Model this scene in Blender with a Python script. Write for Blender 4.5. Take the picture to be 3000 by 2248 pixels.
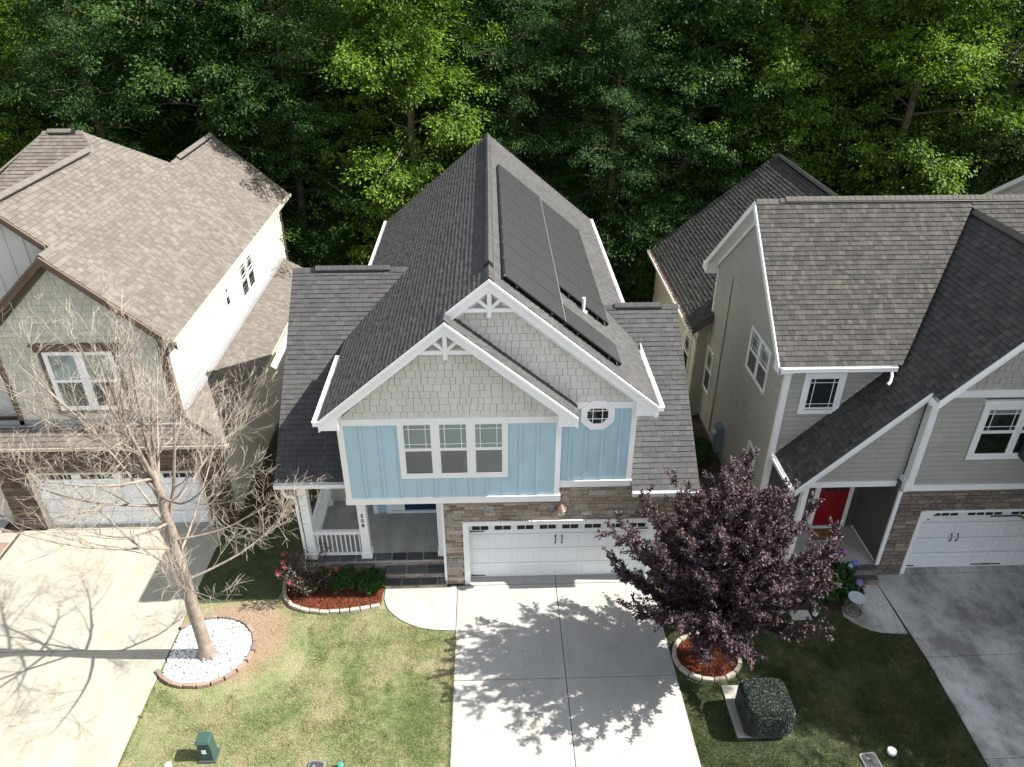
import bpy, math, random
import numpy as np
from mathutils import Vector, Matrix
from mathutils.bvhtree import BVHTree
R = math.radians
S = bpy.context.scene
COL = S.collection
for o in list(bpy.data.objects): bpy.data.objects.remove(o)

# ---------------------------------------------------------------- camera, sky, sun, exposure
CAM = Vector((-1.744, -15.305, 15.496)); PITCH = .5326; YAW = .03026; FPX = 2197.9
cd = bpy.data.cameras.new('camera'); cam = bpy.data.objects.new('camera', cd); COL.objects.link(cam)
cam.location = CAM; cam.rotation_euler = (math.pi/2-PITCH, 0, -YAW)
cd.sensor_width = 36; cd.lens = 36*FPX/3000; cd.clip_end = 900; cd.clip_start = .1
S.camera = cam
SUNV = Vector((.94, -.035, 1)).normalized()
W = bpy.data.worlds.new('World'); S.world = W; W.use_nodes = True
wn = W.node_tree; bg = wn.nodes['Background']
sky = wn.nodes.new('ShaderNodeTexSky'); sky.sky_type = 'NISHITA'; sky.sun_disc = False
sky.sun_elevation = math.asin(SUNV.z); sky.sun_rotation = math.atan2(SUNV.x, SUNV.y)
sky.air_density = 1.0; sky.dust_density = 1.2; sky.ozone_density = 1.0
hs = wn.nodes.new('ShaderNodeHueSaturation'); hs.inputs['Saturation'].default_value = .38; wn.links.new(sky.outputs[0], hs.inputs['Color'])
wn.links.new(hs.outputs[0], bg.inputs[0]); bg.inputs[1].default_value = .11
sl = bpy.data.lights.new('sun', 'SUN'); sun = bpy.data.objects.new('sun', sl); COL.objects.link(sun)
sl.energy = 4.8; sl.angle = R(.53); sl.color = (1, .95, .87)
sun.rotation_euler = SUNV.to_track_quat('Z', 'Y').to_euler(); sun.location = (20, 0, 30)
S.view_settings.view_transform = 'Standard'; S.view_settings.look = 'None'
S.view_settings.exposure = 1.38; S.view_settings.gamma = 1
S.render.engine = 'CYCLES'

# ---------------------------------------------------------------- materials
def new_mat(name):
    m = bpy.data.materials.new(name); m.use_nodes = True
    nt = m.node_tree; return m, nt, nt.nodes['Principled BSDF']
def _coord(nt, scale=(1, 1, 1)):
    g = nt.nodes.new('ShaderNodeNewGeometry'); mp = nt.nodes.new('ShaderNodeMapping')
    mp.inputs['Scale'].default_value = scale; nt.links.new(g.outputs['Position'], mp.inputs[0]); return mp.outputs[0]
def _noise(nt, co, sc, det=4, rough=.6):
    n = nt.nodes.new('ShaderNodeTexNoise'); n.inputs['Scale'].default_value = sc; n.inputs['Detail'].default_value = det
    n.inputs['Roughness'].default_value = rough; nt.links.new(co, n.inputs['Vector']); return n.outputs['Fac']
def _ramp(nt, fac, stops, interp='LINEAR'):
    r = nt.nodes.new('ShaderNodeValToRGB'); r.color_ramp.interpolation = interp; e = r.color_ramp.elements
    while len(e) < len(stops): e.new(.5)
    for k, (p, c) in enumerate(stops): e[k].position = p; e[k].color = (*c, 1) if len(c) == 3 else c
    nt.links.new(fac, r.inputs[0]); return r.outputs[0]
def _mix(nt, f, a, b, mode='MIX'):
    x = nt.nodes.new('ShaderNodeMix'); x.data_type = 'RGBA'; x.blend_type = mode
    for s, v in ((0, f), (6, a), (7, b)):
        if hasattr(v, 'node'): nt.links.new(v, x.inputs[s])
        else: x.inputs[s].default_value = v if s == 0 else (*v, 1)
    return x.outputs[2]
def _math(nt, op, a, b=None):
    x = nt.nodes.new('ShaderNodeMath'); x.operation = op
    for s, v in ((0, a), (1, b)):
        if v is None: continue
        if hasattr(v, 'node'): nt.links.new(v, x.inputs[s])
        else: x.inputs[s].default_value = v
    return x.outputs[0]
def _bump(nt, b, h, strength, dist=.02):
    n = nt.nodes.new('ShaderNodeBump'); n.inputs['Strength'].default_value = strength; n.inputs['Distance'].default_value = dist
    nt.links.new(h, n.inputs['Height']); nt.links.new(n.outputs[0], b.inputs['Normal'])
def _rand(nt):
    o = nt.nodes.new('ShaderNodeObjectInfo'); g = nt.nodes.new('ShaderNodeNewGeometry')
    return _math(nt, 'FRACT', _math(nt, 'ADD', o.outputs['Random'], g.outputs['Random Per Island']))
def paint(name, c, rough=.55, var=.06, sc=1.2, bump=0, spec=.4):
    m, nt, b = new_mat(name); co = _coord(nt)
    lo = tuple(v*(1-var) for v in c); hi = tuple(min(1, v*(1+var)) for v in c)
    col = _ramp(nt, _noise(nt, co, sc, 5), [(.3, lo), (.7, hi)])
    fine = _ramp(nt, _noise(nt, co, 25, 3), [(.3, (1-var*.6,)*3), (.7, (1, 1, 1))])
    nt.links.new(_mix(nt, 1, col, fine, 'MULTIPLY'), b.inputs['Base Color'])
    b.inputs['Roughness'].default_value = rough; b.inputs['Specular IOR Level'].default_value = spec
    if bump: _bump(nt, b, _noise(nt, co, 60, 3), bump)
    return m
def pieces(name, stops, rough=.9, grain=120, gvar=.25, bump=.3, interp='LINEAR', spec=.25, patch=.12):
    m, nt, b = new_mat(name); co = _coord(nt)
    col = _ramp(nt, _rand(nt), stops, interp)
    g = _ramp(nt, _noise(nt, co, grain, 2, .7), [(.3, (1-gvar,)*3), (.7, (1, 1, 1))])
    p = _ramp(nt, _noise(nt, co, .7, 4), [(.35, (1-patch,)*3), (.65, (1, 1, 1))])
    nt.links.new(_mix(nt, 1, _mix(nt, 1, col, g, 'MULTIPLY'), p, 'MULTIPLY'), b.inputs['Base Color'])
    b.inputs['Roughness'].default_value = rough; b.inputs['Specular IOR Level'].default_value = spec
    if bump: _bump(nt, b, _noise(nt, co, grain*.7, 3), bump, .01)
    return m
M = {}
M['white'] = paint('white_trim_paint', (.78, .78, .77), .45, .04)
M['gutter'] = paint('white_gutter_enamel', (.8, .8, .8), .3, .03)
M['blue'] = paint('light_blue_siding', (.38, .53, .60), .6, .04, 1.5)
M['cream'] = paint('cream_fibre_board', (.50, .48, .41), .7, .05)
M['shakegap'] = paint('shake_underlay', (.17, .16, .14), .9, .1)
M['taupegap'] = paint('lap_shade_backing', (.085, .082, .075), .9, .1)  # dark backing seen through the board gaps, stands in for lap shadow lines
M['shake'] = pieces('cream_shake', [(0, (.62, .605, .555)), (1, (.66, .645, .59))], .75, 40, .08, .15)
M['taupe'] = pieces('taupe_siding', [(0, (.35, .345, .31)), (1, (.38, .375, .338))], .7, 30, .06, .1)
M['taupeshake'] = pieces('taupe_shake', [(0, (.41, .405, .37)), (1, (.45, .445, .405))], .7, 30, .06, .1)
M['tanshake'] = pieces('tan_shake', [(0, (.50, .49, .42)), (1, (.57, .555, .475))], .75, 40, .08, .15)
M['tanpaint'] = paint('tan_fibre_panel', (.58, .575, .53), .7, .06)
M['whitesiding'] = pieces('cream_white_siding', [(0, (.60, .585, .52)), (1, (.64, .625, .555))], .6, 30, .05, .1)
M['yellowgreen'] = pieces('pale_olive_siding', [(0, (.44, .43, .31)), (1, (.48, .47, .35))], .7, 30, .06, .1)
M['brown'] = paint('brown_trim_paint', (.12, .085, .062), .5, .12)
M['tantrim'] = paint('tan_trim_paint', (.46, .42, .34), .55, .08)
M['roofdark'] = pieces('charcoal_shingle', [(0, (.074, .074, .075)), (.5, (.085, .085, .086)), (1, (.098, .097, .098))], .93, 90, .35, .6)
M['rooftan'] = pieces('tan_shingle', [(0, (.130, .115, .100)), (.45, (.142, .126, .110)), (.6, (.160, .144, .127)), (.85, (.170, .154, .136)), (1, (.19, .173, .152))], .93, 110, .25, .6)
M['roofwood'] = pieces('weathered_shingle', [(0, (.054, .053, .051)), (.35, (.068, .066, .063)), (.65, (.080, .076, .072)), (.88, (.092, .087, .080)), (1, (.106, .098, .089))], .93, 110, .35, .6)
M['capwood'] = pieces('weathered_ridge_cap', [(0, (.115, .110, .10)), (1, (.13, .124, .113))], .93, 110, .3, .5)
M['captan'] = pieces('tan_ridge_cap', [(0, (.15, .138, .121)), (1, (.17, .157, .138))], .93, 110, .3, .5)
M['deck'] = paint('roof_underlay', (.035, .035, .036), .9, .1)
M['decktan'] = paint('roof_underlay_tan', (.09, .075, .06), .9, .1)
M['flash'] = paint('grey_flashing', (.22, .22, .23), .5, .1)
M['black'] = paint('black_iron', (.015, .015, .015), .4, .1)
M['mortar'] = paint('dark_mortar', (.10, .092, .082), .95, .2, 8)
M['mortarlight'] = paint('light_mortar', (.36, .35, .33), .95, .12, 8)
M['ledge'] = pieces('ledge_stone', [(0, (.22, .17, .135)), (.2, (.33, .26, .20)), (.4, (.44, .36, .28)), (.6, (.34, .315, .285)), (.78, (.50, .435, .35)), (.9, (.30, .30, .305)), (1, (.39, .29, .22))], .85, 18, .4, .9, spec=.35)
M['ashlar'] = pieces('brown_ashlar', [(0, (.15, .13, .12)), (.25, (.24, .19, .155)), (.5, (.19, .185, .175)), (.7, (.31, .25, .195)), (.85, (.22, .165, .135)), (1, (.35, .30, .24))], .85, 22, .35, .8)
M['brownstone'] = pieces('dark_brown_stone', [(0, (.085, .06, .045)), (.3, (.13, .095, .07)), (.6, (.18, .135, .10)), (.85, (.11, .09, .075)), (1, (.23, .175, .125))], .85, 22, .35, .8)
M['slate'] = pieces('blue_grey_flagstone', [(0, (.055, .06, .062)), (.5, (.085, .09, .09)), (1, (.115, .118, .112))], .7, 20, .3, .4)
M['edgetan'] = pieces('tan_edging_block', [(0, (.36, .31, .26)), (1, (.50, .45, .39))], .9, 40, .25, .6)
M['edgebrown'] = pieces('brown_edging_block', [(0, (.22, .16, .125)), (1, (.31, .235, .185))], .9, 40, .25, .6)
M['navy'] = paint('navy_door_paint', (.012, .03, .085), .35, .05)
M['red'] = paint('red_door_paint', (.20, .006, .010), .35, .05)
M['garage'] = paint('white_garage_door', (.72, .73, .74), .4, .02)
M['panel'] = paint('solar_glass', (.042, .043, .045), .25, .04, 30, spec=.4)
M['panelframe'] = paint('black_anodised_frame', (.03, .03, .031), .4, .05)
M['gapmetal'] = paint('bare_aluminium', (.5, .5, .5), .35, .05)
M['pvc'] = paint('white_plastic', (.8, .8, .78), .4, .03)
M['greenbox'] = paint('green_enamel', (.035, .075, .06), .45, .1, 4)
M['teal'] = paint('teal_plastic', (.05, .21, .19), .45, .12, 4)
M['greyblue'] = paint('blue_grey_meter_steel', (.16, .22, .27), .45, .1, 5)
M['meterlid'] = paint('black_polymer_lid', (.04, .042, .045), .65, .25, 20, .3)
M['meterrim'] = paint('grey_polymer_rim', (.16, .165, .17), .7, .2, 12, .3)
M['paper'] = paint('white_sticker', (.7, .7, .72), .6, .05)
M['bronze'] = paint('bronze_lantern', (.13, .085, .06), .35, .25, 15)
M['lampglass'] = paint('frosted_lamp_glass', (.5, .47, .42), .25, .1)
M['coir'] = paint('coir_mat', (.27, .13, .055), .95, .25, 30, .4)
M['blind'] = paint('blind_slats', (.42, .42, .41), .6, .05)
M['interior'] = paint('dark_room', (.02, .022, .024), .9, .2)
M['bark'] = paint('grey_brown_bark', (.17, .135, .105), .9, .35, 6, .9)
M['barkpale'] = paint('pale_grey_bark', (.27, .225, .185), .85, .3, 5, .8)
M['barkdark'] = paint('dark_forest_bark', (.15, .12, .09), .95, .35, 4, .9)
M['twig'] = paint('pale_twig_bark', (.33, .29, .235), .8, .25, 9)
M['needles'] = pieces('fallen_leaf_litter', [(0, (.16, .06, .02)), (1, (.33, .16, .06))], .9, 60, .3, 0)
M['mulchchip'] = pieces('red_mulch_chip', [(0, (.09, .022, .012)), (.5, (.18, .05, .024)), (1, (.27, .095, .045))], .85, 60, .3, 0)
M['pebble'] = pieces('white_marble_pebble', [(0, (.66, .66, .64)), (1, (.85, .85, .84))], .6, 40, .06, 0)
M['root'] = paint('surface_root', (.36, .27, .19), .9, .2, 9)
M['cushion'] = paint('grey_mosaic_top', (.5, .52, .54), .4, .2, 30)
M['ac'] = paint('charcoal_louvre_plastic', (.022, .024, .028), .5, .1)
M['pad'] = paint('concrete_pad', (.35, .34, .31), .9, .15, 3, .3)

def concrete(name, c, stain, var=.12, stainamt=.5, ssc=.6):
    m, nt, b = new_mat(name); co = _coord(nt)
    base = _ramp(nt, _noise(nt, co, .5, 6, .65), [(.3, tuple(v*(1-var) for v in c)), (.72, c)])
    streak = _ramp(nt, _noise(nt, _coord(nt, (1.6, .45, 1)), 1.6, 6, .7), [(.42, (1, 1, 1)), (.8, stain)])
    x = _mix(nt, stainamt, base, streak, 'MULTIPLY')
    fine = _ramp(nt, _noise(nt, co, 55, 3, .8), [(.25, (.82, .82, .82)), (.7, (1, 1, 1))])
    vo = nt.nodes.new('ShaderNodeTexNoise'); vo.inputs['Scale'].default_value = .7; vo.inputs['Detail'].default_value = 9; vo.inputs['Roughness'].default_value = .62; nt.links.new(co, vo.inputs['Vector'])
    crack = _ramp(nt, _math(nt, 'ABSOLUTE', _math(nt, 'SUBTRACT', vo.outputs['Fac'], .415)), [(0, (.62, .6, .57)), (.0022, (1, 1, 1))])
    spots = _ramp(nt, _noise(nt, co, 3.3, 2, .4), [(.72, (1, 1, 1)), (.80, (.80, .78, .74))])
    x = _mix(nt, 1, _mix(nt, .8, x, crack, 'MULTIPLY'), spots, 'MULTIPLY')
    nt.links.new(_mix(nt, 1, x, fine, 'MULTIPLY'), b.inputs['Base Color'])
    b.inputs['Roughness'].default_value = .88; _bump(nt, b, _noise(nt, co, 90, 3), .15); return m
M['conc'] = concrete('pale_concrete', (.39, .385, .365), (.78, .75, .68), .16, .6)
M['concleft'] = concrete('cream_stained_concrete', (.375, .36, .30), (.76, .66, .48), .1, .6)
M['porchconc'] = concrete('porch_concrete', (.46, .45, .42), (.5, .47, .42), .2, .8)
def concrete_dark():
    m, nt, b = new_mat('mildewed_concrete'); co = _coord(nt)
    n = _noise(nt, _coord(nt, (1, .8, 1)), .55, 8, .68)
    base = _ramp(nt, n, [(.40, (.52, .52, .50)), (.5, (.40, .40, .38)), (.6, (.23, .222, .205))])
    sp = _ramp(nt, _noise(nt, _coord(nt, (1, .5, 1)), 7, 6, .8), [(.5, (1, 1, 1)), (.75, (.62, .6, .57))])
    nt.links.new(_mix(nt, 1, base, sp, 'MULTIPLY'), b.inputs['Base Color']); b.inputs['Roughness'].default_value = .9
    _bump(nt, b, _noise(nt, co, 80, 3), .2); return m
M['concright'] = concrete_dark()

def glass(name, tint, mixf=.5):
    m, nt, b = new_mat(name); nt.nodes.remove(b); out = nt.nodes['Material Output']
    t = nt.nodes.new('ShaderNodeBsdfTransparent'); t.inputs[0].default_value = (*tint, 1)
    g = nt.nodes.new('ShaderNodeBsdfGlossy'); g.inputs['Roughness'].default_value = .03
    g.inputs[0].default_value = (.8, .95, .95, 1)
    f = nt.nodes.new('ShaderNodeFresnel'); f.inputs[0].default_value = 1.5
    mx = nt.nodes.new('ShaderNodeMixShader')
    nt.links.new(_math(nt, 'MULTIPLY', f.outputs[0], .38), mx.inputs[0])
    nt.links.new(t.outputs[0], mx.inputs[1]); nt.links.new(g.outputs[0], mx.inputs[2]); nt.links.new(mx.outputs[0], out.inputs[0]); return m
M['glasstop'] = glass('window_glass', (.90, .93, .925)); M['glasslow'] = glass('screened_window_glass', (.80, .80, .80))

def leafmat(name, stops, trans=.35, rough=.55, spec=.3, tcol=1.6, clump=1.3):
    """leaf colour varies leaf by leaf and, a little, from one part of a crown to another"""
    m, nt, b = new_mat(name); out = nt.nodes['Material Output']; co = _coord(nt)
    col = _ramp(nt, _rand(nt), stops)
    p = _ramp(nt, _noise(nt, co, clump, 3), [(.3, (.75, .78, .8)), (.7, (1.15, 1.12, .95))])
    c = _mix(nt, 1, col, p, 'MULTIPLY'); nt.links.new(c, b.inputs['Base Color'])
    b.inputs['Roughness'].default_value = rough; b.inputs['Specular IOR Level'].default_value = spec
    if trans:
        t = nt.nodes.new('ShaderNodeBsdfTranslucent')
        nt.links.new(_mix(nt, 1, c, (tcol, tcol*1.05, tcol*.55), 'MULTIPLY'), t.inputs[0])
        mx = nt.nodes.new('ShaderNodeMixShader'); mx.inputs[0].default_value = trans
        nt.links.new(b.outputs[0], mx.inputs[1]); nt.links.new(t.outputs[0], mx.inputs[2]); nt.links.new(mx.outputs[0], out.inputs[0])
    return m
M['leaf_sweetgum'] = leafmat('bright_green_leaf', [(0, (.05, .105, .014)), (.5, (.105, .185, .022)), (1, (.18, .26, .035))])
M['leaf_oak'] = leafmat('deep_green_leaf', [(0, (.022, .056, .014)), (.6, (.044, .096, .022)), (1, (.08, .15, .033))])
M['leaf_cool'] = leafmat('blue_green_leaf', [(0, (.022, .054, .017)), (.6, (.042, .09, .026)), (1, (.072, .135, .038))])
M['leaf_yellow'] = leafmat('olive_green_leaf', [(0, (.04, .075, .018)), (.6, (.075, .125, .03)), (1, (.13, .18, .05))])
M['leaf_plum'] = leafmat('purple_plum_leaf', [(0, (.022, .012, .020)), (.5, (.048, .027, .042)), (.85, (.085, .052, .072)), (1, (.12, .06, .075))], .08, .6, .45, 1.5, 2)
M['leaf_crape'] = leafmat('burgundy_leaf', [(0, (.012, .012, .012)), (.7, (.03, .022, .02)), (1, (.12, .08, .035))], .15, .4, .7)
M['leaf_hedge'] = leafmat('shrub_leaf', [(0, (.015, .04, .012)), (.7, (.035, .085, .02)), (1, (.09, .17, .035))], .25)
M['leaf_hydrangea'] = leafmat('hydrangea_leaf', [(0, (.015, .045, .02)), (.7, (.03, .085, .025)), (1, (.06, .14, .03))], .25)
M['leaf_cover'] = leafmat('artificial_leaf', [(0, (.014, .024, .019)), (.7, (.032, .048, .038)), (1, (.075, .10, .085))], 0, .4, .8)
M['pink'] = leafmat('pink_petal', [(0, (.42, .05, .14)), (1, (.62, .15, .27))], .2, .6)
M['petalviolet'] = leafmat('violet_petal', [(0, (.30, .16, .62)), (1, (.5, .35, .8))], .2, .6)
M['petalblue'] = leafmat('blue_petal', [(0, (.10, .13, .62)), (1, (.25, .3, .8))], .2, .6)
M['petalmagenta'] = leafmat('magenta_petal', [(0, (.45, .10, .62)), (1, (.65, .25, .8))], .2, .6)
M['petalpale'] = leafmat('pale_blue_petal', [(0, (.45, .6, .8)), (1, (.6, .75, .9))], .2, .6)

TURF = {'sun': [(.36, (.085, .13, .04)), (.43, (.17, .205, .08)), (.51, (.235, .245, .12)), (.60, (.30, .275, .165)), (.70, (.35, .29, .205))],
        'shade': [(.36, (.028, .046, .016)), (.47, (.05, .074, .026)), (.56, (.075, .092, .038)), (.66, (.13, .12, .06)), (.76, (.20, .165, .10))]}  # greener turf, with the shade of right lawn and side yard darkened into it
def lawn_nodes(nt, rnd=None, turf='sun'):
    co = _coord(nt); flat = _coord(nt, (1, 1, 0))
    n1 = _noise(nt, flat, .9, 5, .6); n2 = _noise(nt, flat, 4.5, 5, .7)
    f = _math(nt, 'ADD', _math(nt, 'MULTIPLY', n1, .6), _math(nt, 'MULTIPLY', n2, .4))
    if rnd is not None: f = _math(nt, 'ADD', f, _math(nt, 'MULTIPLY', _math(nt, 'SUBTRACT', rnd, .5), .34))
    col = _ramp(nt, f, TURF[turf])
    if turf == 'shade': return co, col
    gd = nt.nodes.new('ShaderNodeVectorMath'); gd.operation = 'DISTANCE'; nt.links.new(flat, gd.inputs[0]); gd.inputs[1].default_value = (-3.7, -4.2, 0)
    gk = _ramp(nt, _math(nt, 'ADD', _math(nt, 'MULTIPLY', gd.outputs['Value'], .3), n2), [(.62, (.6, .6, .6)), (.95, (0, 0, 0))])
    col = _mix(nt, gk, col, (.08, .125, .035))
    # worn earth round the pebble bed
    sp = nt.nodes.new('ShaderNodeVectorMath'); sp.operation = 'DISTANCE'; nt.links.new(flat, sp.inputs[0]); sp.inputs[1].default_value = (-8.5, -1.75, 0)
    k = _math(nt, 'ADD', sp.outputs['Value'], _math(nt, 'MULTIPLY', n2, 1.1))
    mask = _ramp(nt, _math(nt, 'MULTIPLY', k, .4), [(.62, (1, 1, 1)), (.86, (0, 0, 0))])
    return co, _mix(nt, mask, col, (.31, .22, .15))
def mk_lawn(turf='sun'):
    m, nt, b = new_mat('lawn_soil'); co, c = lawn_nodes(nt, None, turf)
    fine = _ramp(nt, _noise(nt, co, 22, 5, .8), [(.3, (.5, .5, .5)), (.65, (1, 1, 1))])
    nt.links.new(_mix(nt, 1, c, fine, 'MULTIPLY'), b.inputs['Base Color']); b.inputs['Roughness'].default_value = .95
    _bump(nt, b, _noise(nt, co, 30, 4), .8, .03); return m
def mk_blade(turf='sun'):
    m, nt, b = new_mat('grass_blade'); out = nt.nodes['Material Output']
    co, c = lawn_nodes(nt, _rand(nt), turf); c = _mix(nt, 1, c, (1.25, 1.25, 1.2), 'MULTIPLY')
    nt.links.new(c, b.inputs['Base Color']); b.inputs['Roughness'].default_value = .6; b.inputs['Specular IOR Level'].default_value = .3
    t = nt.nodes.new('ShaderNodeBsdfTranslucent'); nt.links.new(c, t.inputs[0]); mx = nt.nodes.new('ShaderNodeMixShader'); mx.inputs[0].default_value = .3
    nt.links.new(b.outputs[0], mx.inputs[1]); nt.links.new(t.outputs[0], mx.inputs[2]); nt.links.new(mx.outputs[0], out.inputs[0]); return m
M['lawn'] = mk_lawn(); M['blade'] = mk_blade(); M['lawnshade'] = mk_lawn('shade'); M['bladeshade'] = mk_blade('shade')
def soil(name, a, b_, c_):
    m, nt, b = new_mat(name); co = _coord(nt)
    col = _ramp(nt, _noise(nt, co, 3, 8, .75), [(.3, a), (.5, b_), (.7, c_)]); nt.links.new(col, b.inputs['Base Color'])
    b.inputs['Roughness'].default_value = .95; _bump(nt, b, _noise(nt, co, 14, 6), 1, .05); return m
M['soil'] = soil('forest_floor', (.028, .022, .014), (.06, .045, .028), (.11, .08, .05))
M['mulchbase'] = soil('mulch_base', (.07, .015, .008), (.13, .03, .012), (.18, .05, .02))
M['darkmulch'] = soil('old_mulch', (.03, .02, .014), (.07, .048, .034), (.13, .10, .075))
M['gravelbase'] = soil('pebble_base', (.25, .24, .22), (.45, .44, .42), (.6, .6, .58))
M['asphalt'] = soil('asphalt', (.04, .04, .04), (.05, .05, .05), (.06, .06, .06))

# ---------------------------------------------------------------- helpers
OFF = {}
def tag(o, label=None, cat=None, group=None, kind=None):
    for k, v in (('label', label), ('category', cat), ('group', group), ('kind', kind)):
        if v: o[k] = v
    return o
def thing(name, label, cat, loc=(0, 0, 0), group=None):
    o = bpy.data.objects.new(name, None); COL.objects.link(o); o.location = loc; OFF[o] = Vector(loc); o.empty_display_size = .3
    return tag(o, label, cat, group)
def link(name, me, parent=None, loc=None):
    o = bpy.data.objects.new(name, me); COL.objects.link(o)
    if parent is not None: o.parent = parent
    OFF[o] = OFF[parent] if parent is not None else Vector((0, 0, 0))
    return o
class MB:
    def __init__(s, mat=None): s.v = []; s.f = []; s.m = mat
    def add(s, vs, fs):
        n = len(s.v); s.v += [tuple(s.m @ Vector(p)) if s.m else tuple(p) for p in vs]; s.f += [tuple(n+i for i in f) for f in fs]; return s
    def box(s, x0, x1, y0, y1, z0, z1):
        return s.add([(x0, y0, z0), (x1, y0, z0), (x1, y1, z0), (x0, y1, z0), (x0, y0, z1), (x1, y0, z1), (x1, y1, z1), (x0, y1, z1)],
                     [(0, 3, 2, 1), (4, 5, 6, 7), (0, 1, 5, 4), (1, 2, 6, 5), (2, 3, 7, 6), (3, 0, 4, 7)])
    def bar(s, a, b, w, h, up=(0, 0, 1)):
        a = Vector(a); b = Vector(b); d = (b-a).normalized(); u = Vector(up); sd = d.cross(u).normalized(); u = sd.cross(d)
        c = [sd*(i*w/2)+u*(j*h/2) for i, j in ((-1, -1), (1, -1), (1, 1), (-1, 1))]
        return s.add([a+k for k in c]+[b+k for k in c], [(3, 2, 1, 0), (4, 5, 6, 7), (0, 1, 5, 4), (1, 2, 6, 5), (2, 3, 7, 6), (3, 0, 4, 7)])
    def prism(s, poly, d):
        n = len(poly); P = [Vector(p) for p in poly]; d = Vector(d)
        nn = Vector((0, 0, 0))
        for i in range(n): nn += P[i].cross(P[(i+1) % n])
        if nn.dot(d) > 0: P.reverse()
        return s.add(P+[p+d for p in P], [tuple(range(n)), tuple(range(2*n-1, n-1, -1))]+[(i, n+i, n+(i+1) % n, (i+1) % n) for i in range(n)])
    def tube(s, pts, rad, n=8, cap=True):
        pts = [Vector(p) for p in pts]; n0 = len(s.v); vs = []
        ref = None
        for i, p in enumerate(pts):
            d = (pts[min(i+1, len(pts)-1)]-pts[max(i-1, 0)]).normalized()
            if ref is None: ref = Vector((1, 0, 0)) if abs(d.x) < .8 else Vector((0, 1, 0))
            u = (ref-d*ref.dot(d)).normalized(); ref = u; w = d.cross(u); r = rad[i] if hasattr(rad, '__len__') else rad
            vs += [p+u*(r*math.cos(2*math.pi*k/n))+w*(r*math.sin(2*math.pi*k/n)) for k in range(n)]
        fs = [(i*n+k, i*n+(k+1) % n, (i+1)*n+(k+1) % n, (i+1)*n+k) for i in range(len(pts)-1) for k in range(n)]
        if cap: fs += [tuple(range(n-1, -1, -1)), tuple((len(pts)-1)*n+k for k in range(n))]
        return s.add(vs, fs)
    def lathe(s, c, prof, n=16):
        c = Vector(c); vs = [c+Vector((r*math.cos(2*math.pi*k/n), r*math.sin(2*math.pi*k/n), z)) for r, z in prof for k in range(n)]
        fs = [(i*n+k, i*n+(k+1) % n, (i+1)*n+(k+1) % n, (i+1)*n+k) for i in range(len(prof)-1) for k in range(n)]
        fs += [tuple(range(n-1, -1, -1)), tuple((len(prof)-1)*n+k for k in range(n))]
        return s.add(vs, fs)
    def build(s, name, mat, parent=None, label=None, smooth=False, kind=None, bevel=0):
        off = OFF[parent] if parent is not None else Vector((0, 0, 0))
        me = bpy.data.meshes.new(name); me.from_pydata([(x-off.x, y-off.y, z-off.z) for x, y, z in s.v], [], s.f)
        me.materials.append(M[mat] if isinstance(mat, str) else mat)
        if smooth: me.polygons.foreach_set('use_smooth', [True]*len(me.polygons))
        o = link(name, me, parent)
        if bevel:
            b = o.modifiers.new('bevel', 'BEVEL'); b.width = bevel; b.segments = 2; b.limit_method = 'ANGLE'
        if label: o['label'] = label
        if kind: o['kind'] = kind
        return o
def split(mb, name, mat, parent, bevel=0):
    """one object per box of the collector"""
    for k in range(0, len(mb.v), 8):
        q = MB(); q.v = mb.v[k:k+8]; q.f = [tuple(i-k for i in f) for f in mb.f if f[0] >= k and f[0] < k+8]; q.build(name, mat, parent, bevel=bevel)
def npmesh(name, V, F, mat, parent=None, kind=None, smooth=False):
    """V (n,3), F (m,3) numpy -> mesh object"""
    off = OFF[parent] if parent is not None else Vector((0, 0, 0))
    V = V-np.array(off); me = bpy.data.meshes.new(name); me.vertices.add(len(V)); me.vertices.foreach_set('co', V.astype(np.float32).ravel())
    k = F.shape[1]; me.loops.add(F.size); me.loops.foreach_set('vertex_index', F.astype(np.int32).ravel())
    me.polygons.add(len(F)); me.polygons.foreach_set('loop_start', np.arange(0, F.size, k, dtype=np.int32))
    me.update(calc_edges=True); me.materials.append(M[mat])
    if smooth: me.polygons.foreach_set('use_smooth', [True]*len(me.polygons))
    o = link(name, me, parent)
    if kind: o['kind'] = kind
    return o
def leaves(C, D, Nn, L, Wd, fold=.25):
    """kite leaves, two triangles folded along the midrib"""
    D = D/np.linalg.norm(D, axis=1, keepdims=True); Sd = np.cross(D, Nn); Sd /= np.linalg.norm(Sd, axis=1, keepdims=True)+1e-9
    Nn = np.cross(Sd, D); L = L[:, None]; Wd = Wd[:, None]
    a = C; b = C+D*L*.45+Sd*Wd*.5+Nn*Wd*fold; c = C+D*L-Nn*L*.12; d = C+D*L*.45-Sd*Wd*.5+Nn*Wd*fold
    V = np.stack([a, b, c, d], 1).reshape(-1, 3); i = np.arange(len(C))[:, None]*4
    F = np.concatenate([i+np.array([[0, 2, 1]]), i+np.array([[0, 3, 2]])], 1).reshape(-1, 3); return V, F
def unit(rng, n): v = rng.normal(size=(n, 3)); return v/np.linalg.norm(v, axis=1, keepdims=True)

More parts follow.
